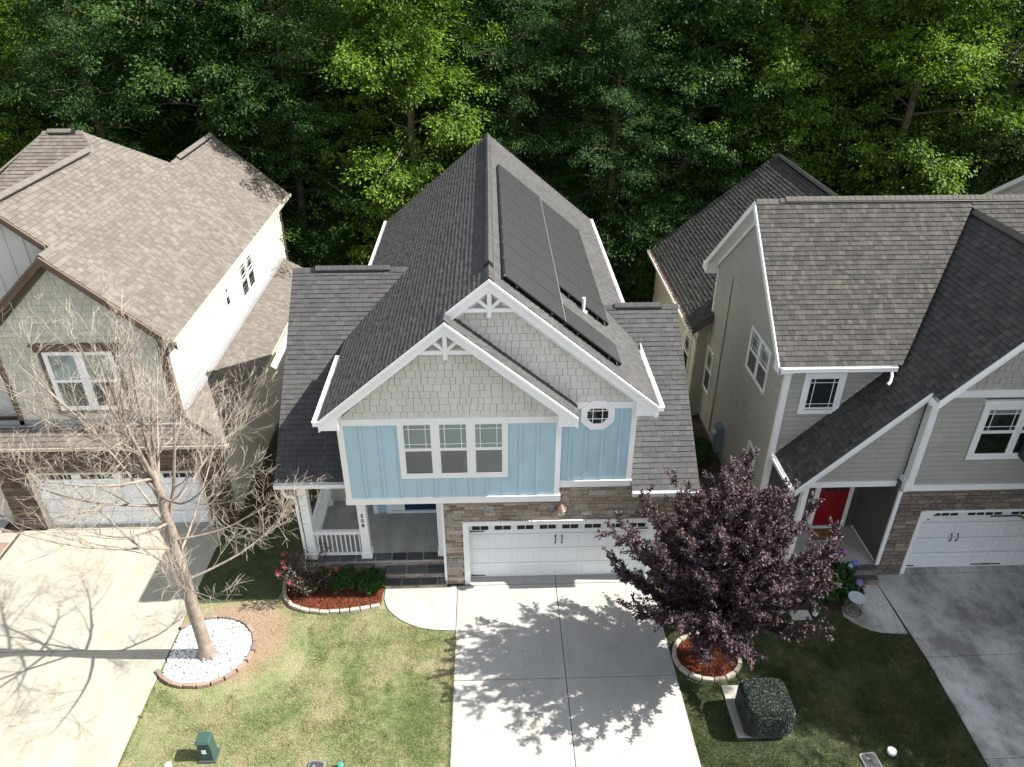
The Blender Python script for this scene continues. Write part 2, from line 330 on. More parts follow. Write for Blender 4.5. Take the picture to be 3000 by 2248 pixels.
# ---- pieces laid in courses on a plane (shingles, shakes, stones, boards)
OCC = [[], []]
def occ(poly):
    n = len(OCC[0]); OCC[0] += [tuple(p) for p in poly]; OCC[1].append(tuple(range(n, n+len(poly))))
def clip(poly, x0, x1, y0, y1):
    for ax, val, sg in ((0, x0, 1), (0, x1, -1), (1, y0, 1), (1, y1, -1)):
        out = []; n = len(poly)
        for i in range(n):
            a, b = poly[i], poly[(i+1) % n]; da = sg*(a[ax]-val); db = sg*(b[ax]-val)
            if da >= 0: out.append(a)
            if (da >= 0) != (db >= 0):
                t = da/(da-db); out.append((a[0]+(b[0]-a[0])*t, a[1]+(b[1]-a[1])*t))
        poly = out
        if len(poly) < 3: return []
    return poly
def area2(p): return .5*abs(sum(p[i][0]*p[(i+1) % len(p)][1]-p[(i+1) % len(p)][0]*p[i][1] for i in range(len(p))))
_c, _s = math.cos(PITCH), math.sin(PITCH)
CF = Vector((math.sin(YAW)*_c, math.cos(YAW)*_c, -_s)); CR = Vector((math.cos(YAW), -math.sin(YAW), 0)); CDn = CF.cross(CR)
def project(p):
    q = p-CAM; z = q.dot(CF); return 1500+FPX*q.dot(CR)/z, 1124+FPX*q.dot(CDn)/z, z
PEND = []
def lay(owner, name, polys, N, hs, ws, t=(.024, .004), lap=.02, gap=.004, seed=1, mat='roofdark', limit=300, tvar=.3, minarea=.0008, v0=None, holes=(), rest=None):
    """queue the pieces covering the convex polygons of one plane; hs, ws: possible course heights and widths"""
    N = Vector(N).normalized(); V = (Vector((0, 0, 1))-N*N.z).normalized(); U = V.cross(N)
    polys = [[Vector(p) for p in q] for q in polys]; O = polys[0][0]
    uv = [[((p-O).dot(U), (p-O).dot(V)) for p in q] for q in polys]
    us = [a[0] for q in uv for a in q]; vs = [a[1] for q in uv for a in q]; u0, u1, vb, v1 = min(us), max(us), min(vs), max(vs)
    if v0 is not None: vb = v0
    rr = random.Random(seed); v = vb; out = []
    huv = [[((Vector(p)-O).dot(U), (Vector(p)-O).dot(V)) for p in h] for h in holes]
    hb = [(min(a[0] for a in h), max(a[0] for a in h), min(a[1] for a in h), max(a[1] for a in h)) for h in huv]
    while v < v1-.005:
        h = rr.choice(hs); u = u0-rr.random()*max(ws)
        while u < u1:
            w = rr.choice(ws)
            for q in uv:
                segs = [(u+gap/2, u+w-gap/2, v, v+h+lap-(gap if lap <= 0 else 0))]
                for (a, b, c, d) in hb:       # cut round door and window openings
                    new = []
                    for (x0, x1, y0, y1) in segs:
                        if x1 <= a or x0 >= b or y1 <= c or y0 >= d: new.append((x0, x1, y0, y1)); continue
                        if x0 < a: new.append((x0, a, y0, y1))
                        if x1 > b: new.append((b, x1, y0, y1))
                        if y0 < c: new.append((max(x0, a), min(x1, b), y0, c))
                        if y1 > d: new.append((max(x0, a), min(x1, b), d, y1))
                    segs = new
                for sg in segs:
                    p = clip(q, *sg)
                    if p and area2(p) > minarea:
                        full = len(p) == 4 and abs(area2(p)-w_area(w, h, gap, lap)) < 1e-5 and abs(sg[0]-(u+gap/2)) < 1e-6
                        tt = t[0]*(1+tvar*(rr.random()*2-1))
                        out.append((p, v, h+lap, tt, t[1], full, (round(w, 3), round(h, 3)), u+gap/2))
            u += w
        v += h
    PEND.append(dict(owner=owner, name=name, O=O, U=U, V=V, N=N, items=out, mat=mat, limit=limit, rest=rest or name))
def w_area(w, h, gap, lap): return (w-gap)*(h+lap-(gap if lap <= 0 else 0))
def piece_geo(p, v, hh, tt, t1):
    if sum(p[i][0]*p[(i+1) % len(p)][1]-p[(i+1) % len(p)][0]*p[i][1] for i in range(len(p))) < 0: p = p[::-1]
    n = len(p); top = [(a, b, tt+(t1-tt)*min(1, max(0, (b-v)/hh))) for a, b in p]; bot = [(a, b, 0) for a, b in p]
    return bot+top, [tuple(range(n, 2*n))]+[(i, (i+1) % n, n+(i+1) % n, n+i) for i in range(n)]
def flush():
    bvh = BVHTree.FromPolygons(OCC[0], OCC[1]); groups = {}
    for g in PEND: groups.setdefault((g['owner'], g['name']), []).append(g)
    cache = {}
    for (owner, name), gs in groups.items():
        sc = []
        for gi, g in enumerate(gs):
            for ii, it in enumerate(g['items']):
                p = it[0]; cu = sum(a[0] for a in p)/len(p); cv = sum(a[1] for a in p)/len(p)
                c = g['O']+g['U']*cu+g['V']*cv+g['N']*.06; d = CAM-c; dist = d.length; d /= dist
                f = d.dot(g['N']); x, y, z = project(c)
                s = area2(p)*max(f, 0)/dist**2 if (0 < x < 3000 and 0 < y < 2248 and z > 0) else 0
                if s and it[5]: s *= 1.0
                sc.append((s, gi, ii))
        sc.sort(reverse=True); chosen = set(); n = 0; lim = gs[0]['limit']
        for s, gi, ii in sc:
            if n >= lim or s <= 0: break
            g = gs[gi]; it = g['items'][ii]; p = it[0]; cu = sum(a[0] for a in p)/len(p); cv = sum(a[1] for a in p)/len(p)
            c = g['O']+g['U']*cu+g['V']*cv+g['N']*.06; d = (CAM-c).normalized()
            if bvh.ray_cast(c, d, 60)[0] is None: chosen.add((gi, ii)); n += 1
        joined = len(sc)-n
        small = joined <= 0 or len(sc) <= lim
        V, F = [], []
        for gi, g in enumerate(gs):
            Rm = Matrix((g['U'], g['V'], g['N'])).transposed(); off = OFF[owner]
            for ii, it in enumerate(g['items']):
                p, v, hh, tt, t1, full, key, ua = it
                if small or (gi, ii) in chosen:
                    if full:
                        k = (name, g['mat'], key, round(tt, 3)); me = cache.get(k); org = (ua, v)
                        if me is None:
                            vs, fs = piece_geo([(a-ua, b-v) for a, b in p], 0, hh, tt, t1)
                            me = bpy.data.meshes.new(name); me.from_pydata(vs, [], fs); me.materials.append(M[g['mat']]); cache[k] = me
                    else:
                        org = p[0]; vs, fs = piece_geo([(a-org[0], b-org[1]) for a, b in p], v-org[1], hh, tt, t1)
                        me = bpy.data.meshes.new(name); me.from_pydata(vs, [], fs); me.materials.append(M[g['mat']])
                    o = bpy.data.objects.new(name, me); COL.objects.link(o); o.parent = owner
                    o.matrix_local = Matrix.Translation(g['O']+g['U']*org[0]+g['V']*org[1]-off) @ Rm.to_4x4()
                else:
                    vs, fs = piece_geo(p, v, hh, tt, t1); n0 = len(V)
                    V += [g['O']+g['U']*a+g['V']*b+g['N']*c-off for a, b, c in vs]; F += [tuple(n0+i for i in f) for f in fs]
        if V:
            me = bpy.data.meshes.new(name); me.from_pydata(V, [], F)
            mats = list(dict.fromkeys(g['mat'] for g in gs))
            me.materials.append(M[mats[0]])
            o = bpy.data.objects.new(gs[0]['rest'], me); COL.objects.link(o); o.parent = owner; o['kind'] = 'stuff'
def slab(mb, poly, n, t):
    n = Vector(n).normalized(); mb.prism(poly, -n*t); occ(poly); return mb
def ridge(owner, a, b, s1, s2, mat, w=.15, ex=.16, raise_=.03, seed=3, vent=None):
    """ridge caps from a to b: bent tabs, each an object. s1, s2: unit vectors running down the two slopes"""
    a = Vector(a); b = Vector(b); L = (b-a).length; d = (b-a)/L; s1 = Vector(s1).normalized(); s2 = Vector(s2).normalized(); n = int(L/ex); ex = L/n
    up = (-s1-s2); up = up.normalized() if up.length > .05 else Vector((0, 0, 1)); me = {}
    if abs(up.z) < .3: up = Vector((0, 0, 1))
    rr = random.Random(seed); off = OFF[owner]
    for i in range(n):
        p = a+d*(ex*i); h = raise_
        if vent and vent[0] < ex*i < vent[1]: h += .06; ww = w-.02
        else: ww = w
        k = (round(h, 3), i % 3)
        if k not in me:
            vs = []
            for tt, lift in ((0, .012+.002*(i % 3)), (ex+.03, .004)):
                c = up*(h+lift)+d*tt
                vs += [c+s1*ww, c+s1*ww*.45+up*.012, c+up*.015, c+s2*ww*.45+up*.012, c+s2*ww]
                vs += [c+s1*ww-up*.02, c+s2*ww-up*.02]
            fs = [(j, j+1, j+8, j+7) for j in range(4)]+[(5, 0, 7, 12), (4, 6, 13, 11), (5, 6, 4, 3, 2, 1, 0)]
            m_ = bpy.data.meshes.new('ridge_cap'); m_.from_pydata(vs, [], fs); m_.materials.append(M[mat]); me[k] = m_
        o = bpy.data.objects.new('ridge_cap', me[k]); COL.objects.link(o); o.parent = owner; o.location = p-off
    if vent:
        q = MB(); A = a+d*vent[0]; B = a+d*vent[1]
        for sd in (s1, s2):
            q.add([A+sd*.15+up*.0, B+sd*.15, B+sd*.14+up*.075, A+sd*.14+up*.075, A+sd*.02, B+sd*.02, B+sd*.02+up*.085, A+sd*.02+up*.085],
                  [(0, 1, 2, 3), (4, 7, 6, 5), (3, 2, 6, 7), (0, 3, 7, 4), (1, 5, 6, 2)])
        q.build('ridge_vent', 'black', owner)
def gutter(parent, a, b, out, mat='gutter', w=.12, h=.12):
    """open K-style trough from a to b; out: unit vector away from the roof"""
    a = Vector(a); b = Vector(b); out = Vector(out); q = MB(); dn = Vector((0, 0, -1))
    q.prism([a, b, b+dn*h, a+dn*h], out*.01)
    q.prism([a+dn*(h-.01)+out*.0105, b+dn*(h-.01)+out*.0105, b+dn*(h-.01)+out*(w-.01), a+dn*(h-.01)+out*(w-.01)], dn*.01)
    q.prism([a+out*w-dn*.005, b+out*w-dn*.005, b+out*w+dn*h, a+out*w+dn*h], -out*.0095)
    q.prism([a+out*(w+.012)-dn*.006, b+out*(w+.012)-dn*.006, b+out*(w+.012)+dn*.02, a+out*(w+.012)+dn*.02], -out*.0115)
    for e, s in ((a, 1), (b, -1)):
        d = (b-a).normalized()*s; q.prism([e+out*.01, e+out*(w-.01), e+out*(w-.01)+dn*(h-.01), e+out*.01+dn*(h-.01)], d*.008)
    return q.build('gutter', mat, parent)
def frame(o, x, z=(0, 0, 1)):
    """matrix: local x along x, local y up, local z outward"""
    x = Vector(x).normalized(); u = Vector(z).normalized(); n = x.cross(u)
    m = Matrix((x, u, n)).transposed().to_4x4(); m.translation = Vector(o); return m
def window(parent, o, x, w, h, units=1, tw=.1, trim='white', blind=True, grid=True, name='window', split=.5, label=None, head=0, mull=.1, tops='glasstop'):
    m = frame(o, x); q = MB(m)
    q.box(0, tw, 0, h, 0, .05); q.box(w-tw, w, 0, h, 0, .05); q.box(tw, w-tw, 0, tw, 0, .048); q.box(tw, w-tw, h-tw, h, 0, .048)
    if head: q.box(-.04, w+.04, h, h+head, 0, .09)
    W_ = (w-2*tw-mull*(units-1))/units
    for i in range(units-1): q.box(tw+W_*(i+1)+mull*i, tw+W_*(i+1)+mull*(i+1), tw, h-tw, 0, .046)
    f = q.build(name, trim, parent, label)
    for i in range(units):
        x0 = tw+(W_+mull)*i; x1 = x0+W_; y0, y1 = tw, h-tw; ym = y0+(y1-y0)*split; e = .045
        MB(m).box(x0, x1, y0, y1, .002, .005).build('reveal', 'interior', f)
        s = MB(m)
        for (a, b, z1) in ((y0, ym, .030), (ym, y1, .038)):
            s.box(x0, x0+e, a, b, .006, z1); s.box(x1-e, x1, a, b, .006, z1); s.box(x0+e, x1-e, a, a+e, .006, z1-.001); s.box(x0+e, x1-e, b-e, b, .006, z1-.001)
        s.build('sash', 'white', f)
        if blind:
            bl = MB(m); y = y0+e+.02 if blind is True else y0+(y1-y0)*blind
            while y < y1-e:
                bl.add([(x0+e, y, .019), (x1-e, y, .019), (x1-e, y+.040, .011), (x0+e, y+.040, .011)], [(0, 1, 2, 3)]); y += .045
            bl.build('blind', 'blind', f)
        MB(m).box(x0+e, x1-e, y0+e, ym-e, .022, .025).build('pane', 'glasslow', f)
        MB(m).box(x0+e, x1-e, ym+e, y1-e, .028, .031).build('pane', tops, f)
        if grid:
            g = MB(m); a0, a1, b0, b1 = x0+e, x1-e, ym+e, y1-e; k = min(.12, (a1-a0)*.22); t = .009
            for xx in (a0+k, a1-k): g.box(xx-t, xx+t, b0, b1, .0315, .036)
            for yy in (b0+k, b1-k): g.box(a0, a1, yy-t, yy+t, .0312, .0355)
            g.build('muntin', 'white', f)
    return f

# ---------------------------------------------------------------- setting: ground, lawns, drives, beds
def sheet(name, poly, z, mat, sub=0):
    q = MB(); q.add([(x, y, z) for x, y in poly], [tuple(range(len(poly)))]); return tag(q.build(name, mat), kind='structure')
sheet('ground', [(-160, -120), (160, -120), (160, 200), (-160, 200)], -.03, 'soil')
sheet('road', [(-80, -17), (80, -17), (80, -9.5), (-80, -9.5)], -.02, 'asphalt')
tag(MB().box(-80, 80, -9.5, -9.2, -.03, .1).build('kerb', 'conc'), kind='structure')
def slabs(name, label_mat, polys):
    """a paved surface: dark bed with each cast slab as a piece standing 3 cm proud"""
    xs = [p[0] for q in polys for p in q]; ys = [p[1] for q in polys for p in q]
    root = None
    for q in polys:
        c = (sum(p[0] for p in q)/len(q), sum(p[1] for p in q)/len(q)); g = .008
        shr = [(p[0]+(g if p[0] < c[0] else -g), p[1]+(g if p[1] < c[1] else -g)) for p in q]
        if root is None:
            root = MB()
            for qq in polys: root.add([(x, y, -.004) for x, y in qq], [tuple(range(len(qq)))])
            root = tag(root.build(name, 'deck'), kind='structure')
        MB().prism([(x, y, -.003) for x, y in shr], (0, 0, .033)).build('slab', label_mat, root, bevel=.006)
    return root
J = -3.24
slabs('driveway', 'conc', [[(-2.8, J), (-.06, J), (-.06, -.12), (-2.8, -.12)], [(-.06, J), (2.65, J), (2.62, -.12), (-.06, -.12)],
    [(-2.8, -9.2), (-.06, -9.2), (-.06, J), (-2.8, J)], [(-.06, -9.2), (2.72, -9.2), (2.65, J), (-.06, J)],
    [(-2.45, -.12), (-.06, -.12), (-.06, .3), (-2.45, .3)], [(-.06, -.12), (2.45, -.12), (2.45, .3), (-.06, .3)]])
arc = [(-4.8, -.51), (-4.74, -.72), (-4.64, -.92), (-4.48, -1.12), (-4.28, -1.3), (-4.02, -1.45), (-3.72, -1.58), (-3.35, -1.66), (-2.8, -1.7)]
slabs('front_walk', 'conc', [[(-2.8, -.14), (-4.8, -.14)]+arc])
slabs('left_driveway', 'concleft', [[(-16.1, -2.05), (-12.95, -2.05), (-12.97, 2.55), (-16.1, 2.55)], [(-12.95, -2.05), (-10.02, -2.08), (-9.98, 2.55), (-12.97, 2.55)],
    [(-16.2, -9.2), (-12.9, -9.2), (-12.95, -2.05), (-16.2, -2.05)], [(-12.9, -9.2), (-10.05, -9.2), (-10.02, -2.08), (-12.95, -2.05)],
    [(-15.4, 2.55), (-10.4, 2.55), (-10.4, 3.0), (-15.4, 3.0)]])
slabs('right_driveway', 'concright', [[(9.02, -2.9), (11.95, -2.85), (11.98, -.05), (8.92, -.05)], [(11.95, -2.85), (15.2, -2.8), (15.2, -.05), (11.98, -.05)],
    [(8.92, -5.62), (11.9, -5.58), (11.95, -2.85), (9.02, -2.9)], [(11.9, -5.58), (15.2, -5.5), (15.2, -2.8), (11.95, -2.85)],
    [(8.85, -9.2), (11.85, -9.2), (11.9, -5.58), (8.92, -5.62)], [(11.85, -9.2), (15.2, -9.2), (15.2, -5.5), (11.9, -5.58)],
    [(9.72, -.05), (15.0, -.05), (15.0, .3), (9.72, .3)]])
slabs('right_front_walk', 'concright', [[(8.92, -.42), (8.2, -.42), (7.55, -1.25), (7.5, -1.52), (7.62, -1.7), (7.81, -1.9), (8.05, -2.03), (8.29, -2.11), (8.94, -2.16)]])
slabs('left_porch_walk', 'conc', [[(-20, -9.2), (-16.75, -9.2), (-16.75, 3.1), (-20, 3.1)]])
# brown paver strip along the left driveway
ps = tag(MB().box(-16.74, -16.22, -9.2, 2.5, -.01, -.002).build('paver_strip', 'mortarlight'), kind='structure')
for i in range(26):
    y = 2.45-i*.45; MB().box(-16.72, -16.24, y-.43, y, -.002, .035+.004*(i % 3)).build('paver', 'edgebrown' if i % 3 else 'edgetan', ps, bevel=.01)
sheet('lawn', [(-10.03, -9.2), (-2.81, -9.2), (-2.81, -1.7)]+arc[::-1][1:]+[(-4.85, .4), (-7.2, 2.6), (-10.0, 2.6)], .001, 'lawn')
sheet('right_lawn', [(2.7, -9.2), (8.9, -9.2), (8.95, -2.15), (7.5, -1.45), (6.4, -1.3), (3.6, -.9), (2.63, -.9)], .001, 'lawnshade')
sheet('side_lawn', [(-10.0, -.55), (-7.7, -.45), (-7.2, 2.6), (-10.0, 2.6)], .003, 'lawnshade')  # thin grass sheet over the lawn, side-yard shade put into its colour
sheet('planting_soil', [(2.64, -.9), (3.6, -.9), (6.4, -1.3), (7.55, -1.45), (8.2, -.4), (8.2, 1.7), (3.0, 1.7), (2.64, 0)], .002, 'darkmulch')
sheet('side_yard', [(-9.75, 2.6), (-7.0, 2.6), (-7.0, 18), (-9.75, 18)], -.005, 'soil')

# ================================================================= BLUE HOUSE
s_ = .827; NL = (-s_, 0, 1); NR = (s_, 0, 1)
H = thing('house', 'light blue two-storey house with cream shake gables, charcoal roof and rooftop solar panels', 'house', (-1.8, 6, 0))
XR, XE0, XE1, ZE, YB = -1.788, -5.818, 2.242, 5.893, 13.883
ZR = ZE+s_*4.03; XM = -2.78; ZM = ZE+s_*(XM-XE0); YRF, YRR = -.617, -.20; XT = 2*XM-XE0
def zl(x): return ZE+s_*(x-XE0)
def zr(x): return ZR-s_*(x-XR)
def zg(x): return ZM-s_*(x-XM)
roof = MB(); A = [(XE0, YRF, ZE), (XM, YRF, ZM), (XM, YB, ZM), (XE0, YB, ZE)]
B = [(XM, YRR, ZM), (XR, YRR, ZR), (XR, YB, ZR), (XM, YB, ZM)]
Cc = [(XE1, YRR, zr(XE1)), (XE1, YB, zr(XE1)), (XR, YB, ZR), (XR, YRR, ZR)]
Dd = [(XM, YRF, ZM), (XT, YRF, zg(XT)), (XT, -.055, zg(XT)), (XM, -.055, ZM)]
for p, n in ((A, NL), (B, NL), (Cc, NR), (Dd, NR)): slab(roof, p, n, .12)
# side wings
ywl, zwl, yel, zel, xwl = 5.311, 7.285, .411, 3.321, -7.476; sw = (zwl-zel)/(ywl-yel)
ywr, zwr, yer, zer, xwr = 3.993, 6.60, -.27, 3.40, 3.532; sr = (zwr-zer)/(ywr-yer)
xw_in = XE0+(zwl-ZE)/s_+.05; xr_in = XE1-(zwr-ZE)/s_-.05
LWF = [(xwl, yel, zel), (-5.49, yel, zel), (-5.49, 3.6, zel+sw*(3.6-yel)), (xw_in, ywl, zwl), (xwl, ywl, zwl)]
LWB = [(xwl, ywl, zwl), (xw_in, ywl, zwl), (-5.49, 2*ywl-yel, zel), (xwl, 2*ywl-yel, zel)]
RWF = [(1.775, yer, zer), (xwr, yer, zer), (xwr, ywr, zwr), (xr_in, ywr, zwr), (1.775, 2.95, zer+sr*(2.95-yer))]
RWB = [(xr_in, ywr, zwr), (xwr, ywr, zwr), (xwr, 2*ywr-yer, zer), (1.775, 2*ywr-yer, zer)]
slab(roof, LWF, (0, -sw, 1), .1); slab(roof, LWB, (0, sw, 1), .1); slab(roof, RWF, (0, -sr, 1), .1); slab(roof, RWB, (0, sr, 1), .1)
RF = roof.build('roof', 'deck', H)
SH = [.145]; SW = [.13, .16, .19, .22, .26]; SWN = [.10, .12, .15, .18]
lay(RF, 'shingle', [A, B], NL, SH, SW, seed=11, tvar=.22); lay(RF, 'shingle', [Cc], NR, SH, SW, seed=12, tvar=.22)
lay(RF, 'shingle', [Dd], NR, SH, SW, seed=13); lay(RF, 'shingle', [LWF], (0, -sw, 1), SH, SW, seed=14)
lay(RF, 'shingle', [RWF], (0, -sr, 1), SH, SW, seed=15); lay(RF, 'shingle', [LWB], (0, sw, 1), SH, SW, seed=16); lay(RF, 'shingle', [RWB], (0, sr, 1), SH, SW, seed=17)
ridge(RF, (XR, YRR, ZR), (XR, YB, ZR), (-1, 0, -s_), (1, 0, -s_), 'roofdark', vent=(.7, 13.4))
ridge(RF, (XM, YRF, ZM), (XM, -.05, ZM), (-1, 0, -s_), (1, 0, -s_), 'roofdark')
ridge(RF, (xwl, ywl, zwl), (xw_in-.1, ywl, zwl), (0, -1, -sw), (0, 1, -sw), 'roofdark', vent=(.55, 2.65))
ridge(RF, (xwr, ywr, zwr), (xr_in+.1, ywr, zwr), (0, -1, -sr), (0, 1, -sr), 'roofdark', vent=(.45, 1.75))
# walls
w = MB(); w.box(-5.47, -.1, -.24, 3.0, 3.12, 5.8); w.box(-.1, 1.755, -.035, 3.0, 3.40, 5.9); occ([(-5.47, -.24, 3.1), (-.1, -.24, 3.1), (-.1, -.24, 5.7), (-5.47, -.24, 5.7)])
WB = w.build('wall', 'blue', H, 'light blue board and batten wall')
bt = [-4.95, -4.5, -4.07, -3.63, -3.20, -2.77, -2.34, -1.92, -1.50, -1.08, -.66]
for x in bt:
    z1 = 3.92 if -4.05 < x < -1.4 else 5.52; z0 = 3.29
    MB().box(x-.032, x+.032, -.272, -.24, z0, z1).build('batten', 'blue', WB)
for x in (.16, .55, .96, 1.39):
    MB().box(x-.032, x+.032, -.067, -.035, 3.58, 5.18 if .5 < x < 1.1 else 5.77).build('batten', 'blue', WB)
w = MB()
w.prism([(-5.47, -.236, 5.65), (-.1, -.236, 5.65), (-.1, -.236, zg(-.1)-.14), (XM, -.236, ZM-.16), (-5.47, -.236, zl(-5.47)-.14)], (0, .12, 0))
w.prism([(XM-.2, -.032, 5.8), (1.755, -.032, 5.8), (1.755, -.032, zr(1.755)-.14), (XR, -.032, ZR-.16), (XM-.2, -.032, zl(XM-.2)-.14)], (0, .12, 0))
GW = w.build('gable_wall', 'shakegap', H, 'cream shake gable walls')
WS = [.13, .16, .19, .22, .26]
lay(GW, 'shake', [[(-5.40, -.236, 5.70), (-.16, -.236, 5.70), (XM, -.236, ZM-.22)]], (0, -1, 0), [.186], WS, t=(.02, .006), lap=-.002, gap=.010, seed=21, mat='shake')
lay(GW, 'shake', [[(XM, -.032, 5.96), (1.70, -.032, 5.96), (XR, -.032, ZR-.22), (XM, -.032, zl(XM)-.2)]], (0, -1, 0), [.186], WS, t=(.02, .006), lap=-.002, gap=.010, seed=22, mat='shake')
w = MB()     # other walls of the house
w.box(-5.47, -5.37, -.0, 13.5, 5.0, 5.8); w.box(-5.47, 1.755, 13.4, 13.5, 0, 5.8); w.box(1.66, 1.755, 3.0, 13.5, 3.2, 5.9); w.box(1.66, 1.755, 3, 13.5, 0, 3.2)
w.box(-5.42, -5.32, 3.1, 13.5, 0, 5.0); w.box(-7.15, -5.4, 3.1, 3.2, .5, 4.8); w.box(-7.2, -7.1, 3.1, 10.0, 0, 3.5); w.box(3.15, 3.25, .12, 8.1, 0, 3.6); w.box(1.75, 3.15, 8, 8.1, 0, 3.4)
w.box(-7.15, -5.4, 9.9, 10., 0, 3.4)
w.prism([(-7.18, 1.2, 3.6), (-7.18, 9.4, 3.6), (-7.18, ywl, zwl-.15)], (.08, 0, 0)); w.prism([(3.24, .6, 3.5), (3.24, 7.4, 3.5), (3.24, ywr, zwr-.15)], (-.08, 0, 0))
w.prism([(-5.3, 13.45, 5.7), (1.7, 13.45, 5.7), (XR, 13.45, ZR-.2)], (0, -.1, 0))
w.build('side_wall', 'cream', H)
# trim
t = MB()
t.box(-5.484, -5.35, -.272, -.2, 3.29, 5.52); t.box(-.217, -.083, -.272, -.2, 3.29, 5.52); t.box(-5.50, -5.47, -.25, -.1, 3.29, 5.6)
t.box(-5.51, -.06, -.285, -.05, 3.11, 3.29); t.box(-5.48, -.09, -.276, -.24, 5.52, 5.70)
t.box(-5.515, -.055, -.295, -.24, 3.2905, 3.305)
t.box(1.64, 1.772, -.067, 0, 3.58, 5.77); t.box(-.078, 1.79, -.08, .1, 3.395, 3.58); t.box(-.08, 1.768, -.071, -.03, 5.77, 5.955); t.box(-.075, 1.795, -.09, -.03, 3.5805, 3.595)
t.box(-5.42, -.12, -.20, 0.5, 3.10, 3.109)
split(t, 'trim_board', 'white', H)
def rake(parent, y, xa, za, xb, zb, mat='white', th=.05, hgt=.2, wally=None, soff='white'):
    """rake board in the plane y, its top edge running from (xa,za) to (xb,zb), with crown strip and soffit back to wally"""
    q = MB()
    q.prism([(xa, y, za+.012), (xb, y, zb+.012), (xb, y, zb-hgt), (xa, y, za-hgt)], (0, -th, 0))
    q.prism([(xa, y-th, za+.02), (xb, y-th, zb+.02), (xb, y-th, zb-.06), (xa, y-th, za-.06)], (0, -.025, 0))
    o = q.build('rake_board', mat, parent)
    if wally is not None:
        MB().prism([(xa, y, za-hgt+.055), (xb, y, zb-hgt+.055), (xb, y, zb-hgt+.035), (xa, y, za-hgt+.035)], (0, wally-y, 0)).build('soffit', soff, parent)
        MB().prism([(xa, wally-.02, za-hgt+.03), (xb, wally-.02, zb-hgt+.03), (xb, wally-.02, zb-hgt-.13), (xa, wally-.02, za-hgt-.13)], (0, -.025, 0)).build('frieze_board', mat, parent)
    return o
rake(H, YRF, XE0, ZE-.02, XM, ZM-.02, wally=-.255, hgt=.27); rake(H, YRF, XT, ZE-.02, XM, ZM-.02, wally=-.255, hgt=.27)
rake(H, YRR, XE1, ZE-.02, XR, ZR-.02, wally=-.05, hgt=.27); rake(H, YRR, XM-.02, ZM-.02, XR, ZR-.02, wally=-.05, hgt=.27)
for (xa, xb, y0, y1, nm) in ((XE0, -5.35, YRF-.045, -.2, 0), (XT, -.21, YRF-.045, -.2, 0), (XE1, 1.69, YRR-.045, .05, 0)):
    sgn = 1 if xb > xa else -1; zz = ZE-.04
    MB().prism([(xa+.001*sgn, y0, zz-.15), (xa+.001*sgn, y0, zz-.05), (xb, y0, zz+s_*abs(xb-xa)-.12), (xb, y0, zz-.2), (xa+.05*sgn, y0, zz-.2)], (0, y1-y0, 0)).build('eave_return', 'white', H)
def truss(cx, y, zp, w_=.62):
    q = MB(); zb = zp-.70; ty = .05
    q.box(cx-w_, cx+w_, y-.02, y+.05, zb-.045, zb+.045)
    q.box(cx-.05, cx+.05, y-.035, y+.06, zb-.17, zp-.2)
    for s in (-1, 1): q.bar((cx+s*.03, y+.015, zb+.05), (cx+s*.36, y+.015, zb+.36), .07, .08, up=(0, 1, 0))
    q.build('gable_bracket', 'white', H, bevel=.004)
truss(XM, YRF-.0, ZM-.05, .72); truss(XR, YRR-.0, ZR-.05, .72)
gutter(H, (XE0, YRF-.05, ZE), (XE0, 2.6, ZE), (-1, 0, 0)); gutter(H, (XE0, 7.9, ZE), (XE0, YB, ZE), (-1, 0, 0))
gutter(H, (XE1, YRR-.05, ZE), (XE1, 3.2, ZE), (1, 0, 0)); gutter(H, (XE1, 4.9, ZE), (XE1, YB, ZE), (1, 0, 0))
gutter(H, (xwl, yel, zel), (-5.52, yel, zel), (0, -1, 0)); gutter(H, (1.79, yer, zer), (xwr, yer, zer), (0, -1, 0))
q = MB(); q.box(XE0+.0, -5.47, -.2, YB, ZE-.15, ZE-.13); q.box(1.755, XE1, 0, YB, ZE-.15, ZE-.13); q.box(xwl, -5.5, yel+.01, yel+.6, zel-.12, zel-.10); q.box(1.78, xwr, yer+.01, .1, zer-.12, zer-.105)
split(q, 'soffit', 'white', H)
# windows
window(H, (-4.05, -.24, 3.92), (1, 0, 0), 2.66, 1.74, units=3, tw=.10, mull=.13, label='triple window with white trim and blinds')
def octagon():
    c = Vector((.80, -.04, 5.59)); R8 = lambda r, y: [c+Vector((r/math.cos(math.pi/8)*math.cos(math.pi/8+k*math.pi/4), y, r/math.cos(math.pi/8)*math.sin(math.pi/8+k*math.pi/4))) for k in range(8)]
    q = MB()
    for (ro, ri, y) in ((.41, .30, -.06), (.30, .255, -.045)):
        q.add(R8(ro, y)+R8(ri, y)+R8(ro, .0)+R8(ri, .0), [(k, (k+1) % 8, 8+(k+1) % 8, 8+k) for k in range(8)]+[(16+k, 16+(k+1) % 8, (k+1) % 8, k) for k in range(8)]+[(8+k, 8+(k+1) % 8, 24+(k+1) % 8, 24+k) for k in range(8)])
    f = q.build('octagonal_window', 'white', H, 'white octagonal window beside the gable')
    MB().add(R8(.262, -.010), [tuple(range(8))]).build('reveal', 'interior', f)
    MB().prism(R8(.256, -.02), (0, -.003, 0)).build('pane', 'glasstop', f)
    g = MB()
    for d in (-.115, .115): g.box(c.x+d-.009, c.x+d+.009, c.y-.030, c.y-.024, c.z-.25, c.z+.25); g.box(c.x-.25, c.x+.25, c.y-.0295, c.y-.0245, c.z+d-.009, c.z+d+.009)
    g.build('muntin', 'white', f)
octagon()
